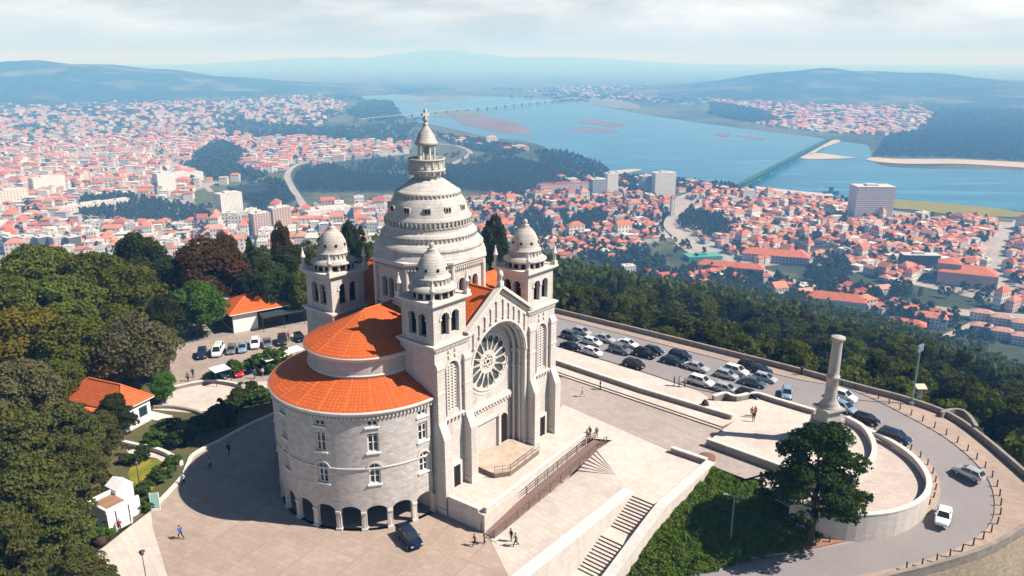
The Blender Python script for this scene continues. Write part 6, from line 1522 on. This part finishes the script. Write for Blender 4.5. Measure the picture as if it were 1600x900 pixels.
# the many smaller ones as one mass
far_=H[NIND:]; A=np.array([f[1:7] for f in far_]); wt=np.array([f[7] for f in far_]); rt=np.array([f[8] for f in far_])
N=len(A); ca,sa=np.cos(A[:,5]),np.sin(A[:,5])
def corner(fx,fy,z): 
    lx=A[:,2]*fx; ly=A[:,3]*fy; return np.stack([A[:,0]+lx*ca-ly*sa,A[:,1]+lx*sa+ly*ca,SEA+.3+z],axis=-1)
h=A[:,4]; zr=h+np.where(rt<4,np.minimum(A[:,2],A[:,3])*.24,0.2)
b0=[corner(*f,0*h) for f in ((-.5,-.5),(.5,-.5),(.5,.5),(-.5,.5))]; b1=[corner(*f,h) for f in ((-.5,-.5),(.5,-.5),(.5,.5),(-.5,.5))]
e1_=[corner(*f,h+.02) for f in ((-.54,-.54),(.54,-.54),(.54,.54),(-.54,.54))]
hip=np.where(rt<4,.2,.48); ra_=corner(-hip,0*h,zr); rb_=corner(hip,0*h,zr)
fl=rt>3
QV=[];QM=[]
for i in range(4): QV.append(np.stack([b0[i],b0[(i+1)%4],b1[(i+1)%4],b1[i]],axis=1)); QM.append(wt)
def rq(a,b,c,d): QV.append(np.stack([a,b,c,d],axis=1)); QM.append(6+rt)
rq(e1_[0],e1_[1],rb_,ra_); rq(e1_[2],e1_[3],ra_,rb_); rq(e1_[1],e1_[2],rb_,rb_+.001); rq(e1_[3],e1_[0],ra_,ra_+.001)
tag(link_mesh('distant_houses',quad_mesh('distant_houses',np.concatenate(QV),WMF+RM,np.concatenate(QM))),'mass of small distant white and red roofed houses spread over the plain','houses',kind='stuff')
print('houses',len(H))
# landmark blocks
def block(name,x0,x1,pyb,pyt,depth,wm,rm,label,cat='building',rot=None,roof='flat',roofh=3.0):
    p=G((x0+x1)/2,pyb,SEA); dist=p.y*cP-(SEA-CH)*sP; w=(x1-x0)*dist/FPX; hgt=zat(p.x,p.y,pyt)-SEA
    rot=math.atan2(p.x,p.y)*-1+.42 if rot is None else rot
    t=empty(name,(p.x,p.y,SEA+.3),rot,label,cat); q=MB(); q.box(-w/2,w/2,0,depth,0,hgt,0); o=q.build('wall',[wm],t)
    q=MB()
    if roof=='flat':
        q.box(-w/2-.2,w/2+.2,-.2,depth+.2,hgt+.002,hgt+.6,0); q.box(-w*.2,w*.1,depth*.3,depth*.7,hgt+.601,hgt+3,0)
    else: hip_roof(q,-w/2,w/2,0,depth,hgt+.16,roofh,.6,0,False)
    q.build('roof',[rm]*3,t)
    return t,w,hgt
def win_block(name,c,du=2.6,dz=3.0,fw=.34,fz=.26,dark=(.04,.05,.06)):
    t=NT(name); sep=t.node('ShaderNodeSeparateXYZ'); t.l.new(t.coord(),sep.inputs[0]); u=t.math('ADD',sep.outputs[0],sep.outputs[1])
    fu=t.math('FRACT',t.math('MULTIPLY',u,1/du)); fz_=t.math('FRACT',t.math('MULTIPLY',sep.outputs[2],1/dz))
    w_=t.math('MULTIPLY',t.math('LESS_THAN',t.math('ABSOLUTE',t.math('SUBTRACT',fu,.5)),fw),t.math('LESS_THAN',t.math('ABSOLUTE',t.math('SUBTRACT',fz_,.5)),fz))
    col=t.mix(t.math('MULTIPLY',w_,.85),t.ramp(t.noise(.2,4),[(.3,tuple(x*.88 for x in c)),(.7,c)]),dark); return t.out(col,.7,.3)
B_W=win_block('block_white',(.74,.73,.71),3.2,3.0,.22,.2); B_V=win_block('block_white_fins',(.74,.73,.70),2.6,100,.16,.6,(.30,.31,.30)); B_G=win_block('block_grey_balconies',(.64,.60,.59),6,3.2,.47,.2,(.22,.22,.25)); B_P=win_block('block_pink',(.56,.40,.34),4,3.0,.25,.3); B_B=win_block('block_black',(.03,.035,.04),4,6,.3,.2); B_L=win_block('block_lilac',(.50,.42,.43),4,3.2,.2,.22); B_C=plain('chapel_wall',(.44,.30,.28),.85,.2,var=.15,scale=.2); B_U=win_block('block_blue',(.30,.36,.44),3,3,.25,.25)
FLATR=plain('flat_roof',(.55,.52,.49),.9,.2,var=.15,scale=.1); BLR=plain('black_roof',(.035,.04,.045),.8,.2)
for a in [('tower_block',348,383,346,303,22,B_V,FLATR,'tall white slab tower left of the dome with vertical ribs','tower block'),('tower_block',249,277,303,271,20,B_W,FLATR,'white tower block left of the park, beside long low halls','tower block'),('apartment_building',56,104,300,277,18,B_W,FLATR,'wide white apartment block at the far left of town','apartments'),
('apartment_building',398,428,366,334,16,B_P,FLATR,'left of the two pink brown apartment blocks beside the white slab tower','apartments'),('apartment_building',428,458,362,325,16,B_P,FLATR,'right and taller of the two pink brown apartment blocks','apartments'),('hotel_tower',1334,1392,346,293,30,B_G,FLATR,'big grey slab hotel with balcony rows near the river shore','hotel'),
('apartment_building',1002,1022,304,276,18,B_U,FLATR,'bluish left wing of the riverside apartment pair','apartments'),('apartment_building',1022,1056,306,271,20,B_W,FLATR,'white riverside apartment block with dark window bays','apartments'),('apartment_building',925,948,307,281,18,B_U,FLATR,'bluish block at the end of the long lilac terrace','apartments'),('apartment_building',948,966,304,272,18,B_W,FLATR,'white stepped block beside the bluish one','apartments'),
('terrace_building',842,925,303,288,16,B_L,RM[2],'long lilac terrace with a dull red roof by the river','terrace'),('office_building',366,420,310,292,26,B_B,BLR,'long black flat roofed building at the edge of the trees','building'),('hall_building',262,320,284,272,40,B_W,FLATR,'wide white hall behind the white tower block','hall'),
('hall_building',480,556,340,328,35,B_W,FLATR,'long white warehouse left of the dome','hall'),('school_building',0,46,322,298,25,win_block('block_cream',(.70,.62,.50),5,4,.2,.25),FLATR,'cream building with tall arches at the left edge of town','building'),('school_building',100,205,330,318,18,win_block('block_cream_low',(.70,.64,.54),5,4,.2,.25),FLATR,'long cream school block before the row of trees','building'),
('apartment_building',1160,1180,315,298,14,B_W,FLATR,'white block beside the near end of the green bridge','apartments'),('depot_building',1255,1310,400,386,30,plain('depot_wall',(.25,.22,.24),.8,.2),BLR,'dark roofed depot in the middle of the old town','building'),('market_hall',1060,1160,0,0,0,None,None,'',''),('depot_building',1410,1465,425,400,14,B_B,FLATR,'dark glassy long block left of the pink convent','building')]:
    if a[6] is None: continue
    block(*a[:9],cat=a[9])
t,w,hg=block('convent',1468,1550,449,429,30,B_C,RM[0],'big pinkish convent church with orange roofs beside an open field','church',roof='hip',roofh=7,rot=-.45)
q=MB(); q.box(-w*.5,-w*.12,6,26,0,hg+8,0); q.build('nave',[B_C],t); q=MB(); hip_roof(q,-w*.5,-w*.12,6,26,hg+8.1,4,.5,0,False); q.build('nave_roof',[RM[0]]*3,t)
for k in range(2):
    for j in range(3):
        block('terraced_house',1517+j*32,1547+j*32,524+j*8-k*21,511+j*8-k*21,10,B_W,RM[3],'white terraced house with pink roof, %s of three, %s row at the right edge'%(('left one','middle one','right one')[j],('lower','upper')[k]),'house',roof='hip',roofh=3,rot=-.5)
for j in range(5):
    block('row_house',15+j*24,33+j*24,391,371,14,B_L if j%2 else plain('dark_front',(.10,.10,.11),.8,.2),FLATR,('white and slate row house, %s in the line of five above the left wood'%('first','second','third','fourth','fifth')[j]),'house')
for j,(x0,x1,yb,yt) in enumerate(((400,440,405,392),(462,520,392,378),(790,870,402,388))):
    pass
block('villa',1383,1440,526,508,14,WMU[0] and B_W,RM[0],'white villa with an orange hipped roof just beyond the forest edge','house',roof='hip',roofh=4,rot=-.5)
block('villa',1430,1476,512,497,12,B_W,RM[1],'white house with a salmon roof right of the villa by the forest edge','house',roof='hip',roofh=4,rot=-.5)
block('villa',1262,1348,486,470,16,B_W,RM[0],'long white villa with sprawling orange roofs behind the forest','house',roof='hip',roofh=6,rot=-.4)
block('villa',1122,1150,472,458,12,B_W,RM[0],'small white house with an orange roof deep in the forest edge','house',roof='hip',roofh=4,rot=-.4)
block('school_building',1090,1190,432,418,14,B_L,RM[0],'long low building with a red roof at the foot of the hill','building',roof='hip',roofh=5,rot=-.35)
block('barracks',1160,1260,412,400,20,B_L,RM[0],'very long orange roofed building at the near edge of the old town','building',roof='hip',roofh=6,rot=-.35)
block('sports_hall',1075,1130,408,402,20,plain('green_hall',(.06,.25,.2),.7,.2),plain('green_hall_roof',(.10,.33,.26),.6,.3),'green roofed sports hall beside the town road','hall')
t,w,hg=block('chapel_tower',1048,1054,338,310,6,WMF[0],RM[0],'white church tower beside the viaduct in the town','tower',roof='hip',roofh=5)
# harbour: pontoons and boats
flat('pontoon_ground',[(1180,292),(1215,296),(1262,301),(1300,304),(1303,308),(1262,306),(1212,301),(1182,297)],1.5,CONC,0)
for j in range(14):
    x=1192+j*8.2; y=300+j*.9+(j%3)*1.2; p=G(x,y,SEA); q=MB(); Lb=11
    q.add([(-Lb/2,-1.6,.6),(Lb*.3,-1.7,.6),(Lb/2,0,.6),(Lb*.3,1.7,.6),(-Lb/2,1.6,.6),(-Lb/2,-1.8,2.0),(Lb*.3,-1.9,2.1),(Lb/2+.6,0,2.3),(Lb*.3,1.9,2.1),(-Lb/2,1.8,2.0)],[(5,6,7,8,9),(0,1,6,5),(1,2,7,6),(2,3,8,7),(3,4,9,8),(4,0,5,9)],0); q.box(-2.5,1.5,-1.1,1.1,2.0,3.2,0); q.cyl((.6,0,3),(.6,0,14),.12,.08,5,0)
    tag(q.build('sailing_boat',[M['white']],None,(p.x,p.y,SEA+.3),r.uniform(0,6.28)),'small white sailing boat moored in the marina','boat','boats moored in the marina')
p=G(1298,303,SEA); q=MB(); q.box(-14,14,-4,4,.2,4,0); q.box(-3,3,-2,2,4,12,0); q.beam((0,0,11),(-14,0,14),.8,.8,0); q.beam((0,0,11),(10,0,12),.8,.8,0); tag(q.build('crane_barge',[BLR],None,(p.x,p.y,SEA+.5),.2),'dark crane barge moored at the end of the pontoons','barge')

# ---------------------------------------------------------------- trees of the town, as masses, and the forest below the parapet
def mass(name,pts,W,Ht,nleaf,size,mat,label,cat='trees',seed=1):
    r=np.random.default_rng(seed); C,R=broad_centers(r,1.0,1.0,14,.1); base=[leaves(r,C,R,nleaf,size,.9) for _ in range(4)]
    out=[]; pts=np.asarray(pts)
    for k in range(4):
        P=pts[k::4]
        if not len(P): continue
        s=r.uniform(.7,1.3,len(P)); a=r.uniform(0,2*PI,len(P)); B=base[k]; co,si=np.cos(a),np.sin(a)
        v=B[None]; x=(v[...,0]*co[:,None,None]-v[...,1]*si[:,None,None])*(W*s)[:,None,None]; y=(v[...,0]*si[:,None,None]+v[...,1]*co[:,None,None])*(W*s)[:,None,None]; z=v[...,2]*(Ht*s)[:,None,None]
        out.append(np.stack([x+P[:,0,None,None],y+P[:,1,None,None],z+P[:,2,None,None]],axis=-1).reshape(-1,4,3))
    return tag(link_mesh(name,quad_mesh(name,np.concatenate(out),[LM[mat]])),label,cat,kind='stuff')
r=np.random.default_rng(77); P=[]
for w_ in OPEN+[[(470,186),(640,182),(760,232),(740,300),(640,300),(470,270)]]:
    W=[G(x,y,SEA) for x,y in w_]; xs=[p.x for p in W]; ys=[p.y for p in W]; n=500
    x=r.uniform(min(xs),max(xs),n); y=r.uniform(min(ys),max(ys),n); cl=np.sin(x*.021+y*.008)+np.sin(y*.017-x*.006+2); ok=inpoly(x,y,[(p.x,p.y) for p in W])&((cl>.7)|(r.uniform(size=n)<.12))
    P+=[(a,b,SEA-.5,math.hypot(a,b)) for a,b in zip(x[ok],y[ok])]
for w_ in WOODS:
    W=[G(x,y,SEA) for x,y in w_]; poly=[(p.x,p.y) for p in W]; xs=[p[0] for p in poly]; ys=[p[1] for p in poly]
    D=math.hypot(sum(xs)/len(xs),sum(ys)/len(ys)); sp=8.5 if D<1700 else 12 if D<2600 else 26
    nx=int((max(xs)-min(xs))/sp)+1; ny=int((max(ys)-min(ys))/sp)+1
    gx_,gy_=np.meshgrid(np.arange(nx)*sp+min(xs),np.arange(ny)*sp+min(ys)); gx_=gx_.ravel()+r.normal(size=nx*ny)*sp*.3; gy_=gy_.ravel()+r.normal(size=nx*ny)*sp*.3
    ok=inpoly(gx_,gy_,poly)
    for x,y in zip(gx_[ok],gy_[ok]): P.append((x,y,SEA-.5,D))
for poly,cell,den,rot,red,bigs,words_ in REG:
    W=[G(x,y,SEA) for x,y in poly]; xs=[p.x for p in W]; ys=[p.y for p in W]; n=int(2200*(1 if cell<25 else 1.6))
    x=r.uniform(min(xs),max(xs),n); y=r.uniform(min(ys),max(ys),n); ok=inpoly(x,y,[(p.x,p.y) for p in W])
    P+=[(a,b,SEA-.5,math.hypot(a,b)) for a,b in zip(x[ok],y[ok])][:620]
x=r.uniform(-2600,2600,5000); y=r.uniform(900,6000,5000)      # hedgerows and copses on the open plain
cl=np.sin(x*.006)+np.cos(y*.0052+1)+np.sin(x*.013+y*.011)
for a,b,c in zip(x,y,cl):
    px,py=project(a,b,SEA)
    if c>1.0 and not inpoly([px],[py],near+farb)[0] and -50<px<1650 and (px<640 or py<160 or px>1360): P.append((a,b,SEA-.5,math.hypot(a,b)))
P=np.array([p for p in P if not np.any((RP[:,0]-p[0])**2+(RP[:,1]-p[1])**2<(RP[:,2]-3)**2)]); 
vis=np.array([(-60<project(*p[:3])[0]<1760) and not hidden(project(*p[:3])[0],project(*p[:3])[1]-4) for p in P]); P=P[vis]
nearm=P[:,3]<1900; farm=P[:,3]>=3000; midm=~nearm&~farm
mass('town_trees',P[nearm],8.5,10.5,170,.075,'town','dark green trees standing in clumps between the town houses','trees',4)
mass('plain_trees',P[midm],12,11,90,.11,'town','dark clumps of trees along the river and between far quarters','trees',5)
if farm.any(): mass('distant_woods',P[farm],30,13,60,.16,'town','distant dark woods and hedgerows on the far plain and bank','woods',6)
# forest
r=np.random.default_rng(9); P=[]
n=11000; az_=r.uniform(math.radians(-42),math.radians(52),n); D=np.sqrt(r.uniform(110**2,900**2,n)); x=D*np.sin(az_); y=D*np.cos(az_); d=poly_dist(x,y); z=ground_z(x,y)
ok=(d>5)&(z>SEA+6)
x,y,z,d,D=x[ok],y[ok],z[ok],d[ok],D[ok]
keep=[]; cell={}
for i in np.argsort(D):
    s=6.5 if D[i]<380 else 8.0; c=(int(x[i]//s),int(y[i]//s))
    if c in cell: continue
    cell[c]=1; keep.append(i)
x,y,z,d,D=x[keep],y[keep],z[keep],d[keep],D[keep]
pp=np.array([project(a,b,c+6) for a,b,c in zip(x,y,z)])
vis=(pp[:,0]>-60)&(pp[:,0]<2000)&(pp[:,1]<1000)
right=pp[:,0]>780
idx=np.where(vis)[0]; idx=idx[np.argsort(D[idx])]
inside=(pp[:,0]<1620)&(pp[:,1]<900)&~((pp[:,0]>490)&(pp[:,0]<870))
sel=[i for i in idx if right[i] and inside[i]][:225]+[i for i in idx if not right[i] and inside[i]][:55]; ss=set(sel)
for i in sel:
    k=int(r.integers(0,4)); hg=r.uniform(7,11); conif=r.uniform()<.12
    if conif: plant('forest_tree',(x[i],y[i],z[i]-.3),r.uniform(4,5.5),hg*1.15,CON[k%2],'dark','dark pointed conifer in the forest on the hillside %s'%('below the road parapet' if right[i] else 'behind the church'),'conifers in the forest %s'%('below the road parapet' if right[i] else 'behind the church'))
    else:
        br_=r.uniform()<.1
        plant('forest_tree',(x[i],y[i],z[i]-.3),r.uniform(7,10.5),hg,FOR[k],'olive' if br_ else None,'%s round crowned tree in the forest %s'%('lighter olive' if br_ else 'dark green','below the road parapet' if right[i] else 'behind the church'),'%s trees in the forest %s'%('lighter' if br_ else 'dark','below the road parapet' if right[i] else 'behind the church'))
rest=np.array([(x[i],y[i],z[i]-.3) for i in idx if i not in ss]); print('forest',len(sel),len(rest))
mass('forest',rest,8.6,9.8,230,.075,'forest','dark forest covering the lower hillside down to the town','forest',8)

# trees seen over the wood's edge stand on the slope, their tops where the photograph shows them
for o in list(scene.objects):
    if o.type=='EMPTY' and o.get('category')=='tree' and o.name.split('.')[0]!='forest_tree' and o.location.y>60 and o.name.split('.')[0]!='cypress_tree':
        g=float(ground_z(np.array([o.location.x]),np.array([o.location.y]))[0])-.1
        if g<o.location.z-.3 and o.location.x<15:
            h_=o.scale.z*10; f=(h_+o.location.z-g)/h_; o.location.z=g; o.scale.z*=f
# ---------------------------------------------------------------- haze
hb=MB(); hb.box(-29000,29000,-4000,29000,SEA-1.0,CH+120,0); hz_=hb.build('haze',[]); tag(hz_,kind='stuff')
hm=bpy.data.materials.new('haze_air'); hm.use_nodes=True; nt_=hm.node_tree; nt_.nodes.remove(nt_.nodes['Principled BSDF'])
pv_=nt_.nodes.new('ShaderNodeVolumePrincipled'); pv_.inputs['Color'].default_value=(.19,.50,1.0,1); pv_.inputs['Absorption Color'].default_value=(1,1,1,1); pv_.inputs['Density'].default_value=2.7e-4; pv_.inputs['Anisotropy'].default_value=.0
nt_.links.new(pv_.outputs[0],nt_.nodes['Material Output'].inputs['Volume']); hz_.data.materials.append(hm)
# ---------------------------------------------------------------- sky, sun, camera
SUNEL,SUNAZ=math.radians(47.5),math.atan2(-.18,1.0)
SD_=Vector((math.cos(SUNEL)*math.cos(SUNAZ),math.cos(SUNEL)*math.sin(SUNAZ),math.sin(SUNEL)))
sl=bpy.data.lights.new('sun','SUN'); sl.energy=5.0; sl.angle=math.radians(.53); sl.color=(1.0,.945,.87)
so=bpy.data.objects.new('sun',sl); COL.objects.link(so); so.rotation_euler=SD_.to_track_quat('Z','Y').to_euler(); so.location=(200,-40,300)
w=bpy.data.worlds.new('World'); scene.world=w; w.use_nodes=True; nt=w.node_tree
bg=nt.nodes['Background']; sk=nt.nodes.new('ShaderNodeTexSky'); sk.sky_type='NISHITA'; sk.sun_disc=False
sk.sun_elevation=SUNEL; sk.sun_rotation=math.atan2(SD_.x,SD_.y); sk.altitude=250; sk.air_density=1.0; sk.dust_density=.6; sk.ozone_density=4.0
tc=nt.nodes.new('ShaderNodeTexCoord'); mp=nt.nodes.new('ShaderNodeMapping'); mp.inputs['Scale'].default_value=(2.2,2.2,10.0); mp.inputs['Location'].default_value=(.35,.1,.0)
nt.links.new(tc.outputs['Generated'],mp.inputs['Vector'])
nz=nt.nodes.new('ShaderNodeTexNoise'); nz.inputs['Scale'].default_value=1.5; nz.inputs['Detail'].default_value=8; nz.inputs['Roughness'].default_value=.6; nz.inputs['Distortion'].default_value=.25
nt.links.new(mp.outputs[0],nz.inputs['Vector'])
rp=nt.nodes.new('ShaderNodeValToRGB'); rp.color_ramp.elements[0].position=.44; rp.color_ramp.elements[0].color=(.38,.38,.38,1); rp.color_ramp.elements[1].position=.68; rp.color_ramp.elements[1].color=(.95,.95,.95,1)
nt.links.new(nz.outputs['Fac'],rp.inputs['Fac'])
mx=nt.nodes.new('ShaderNodeMix'); mx.data_type='RGBA'; s3=nt.nodes.new('ShaderNodeSeparateXYZ'); nt.links.new(tc.outputs['Generated'],s3.inputs[0])
lo=nt.nodes.new('ShaderNodeMapRange'); lo.inputs[1].default_value=.05; lo.inputs[2].default_value=.22; lo.inputs[3].default_value=1.0; lo.inputs[4].default_value=.0; nt.links.new(s3.outputs[2],lo.inputs[0])
ml=nt.nodes.new('ShaderNodeMath'); ml.operation='MULTIPLY'; nt.links.new(rp.outputs[0],ml.inputs[0]); nt.links.new(lo.outputs[0],ml.inputs[1]); nt.links.new(ml.outputs[0],mx.inputs[0]); nt.links.new(sk.outputs[0],mx.inputs[6]); mx.inputs[7].default_value=(15.4,16.3,16.9,1)
hz1=nt.nodes.new('ShaderNodeMapRange'); hz1.inputs[1].default_value=-.002; hz1.inputs[2].default_value=.05; hz1.inputs[3].default_value=1.0; hz1.inputs[4].default_value=.0; nt.links.new(s3.outputs[2],hz1.inputs[0])
mh=nt.nodes.new('ShaderNodeMix'); mh.data_type='RGBA'; nt.links.new(hz1.outputs[0],mh.inputs[0]); nt.links.new(mx.outputs[2],mh.inputs[6]); mh.inputs[7].default_value=(6.2,8.6,11.0,1)
nt.links.new(mh.outputs[2],bg.inputs['Color']); bg.inputs['Strength'].default_value=.05
cd=bpy.data.cameras.new('camera'); cam=bpy.data.objects.new('camera',cd); COL.objects.link(cam)
cam.location=(0,0,CH); cam.rotation_euler=(PI/2-PITCH,0,0); cd.sensor_width=36; cd.lens=36*FPX/1600; cd.clip_start=1; cd.clip_end=90000
scene.camera=cam
vs=scene.view_settings; vs.view_transform='Standard'; vs.look='None'; vs.gamma=1; vs.use_curve_mapping=False; vs.exposure=.62
scene.render.engine='CYCLES'; cy=scene.cycles; cy.use_denoising=True
cy.max_bounces=6; cy.diffuse_bounces=1; cy.glossy_bounces=2; cy.transmission_bounces=2; cy.volume_bounces=2; cy.transparent_max_bounces=4
cy.caustics_reflective=False; cy.caustics_refractive=False
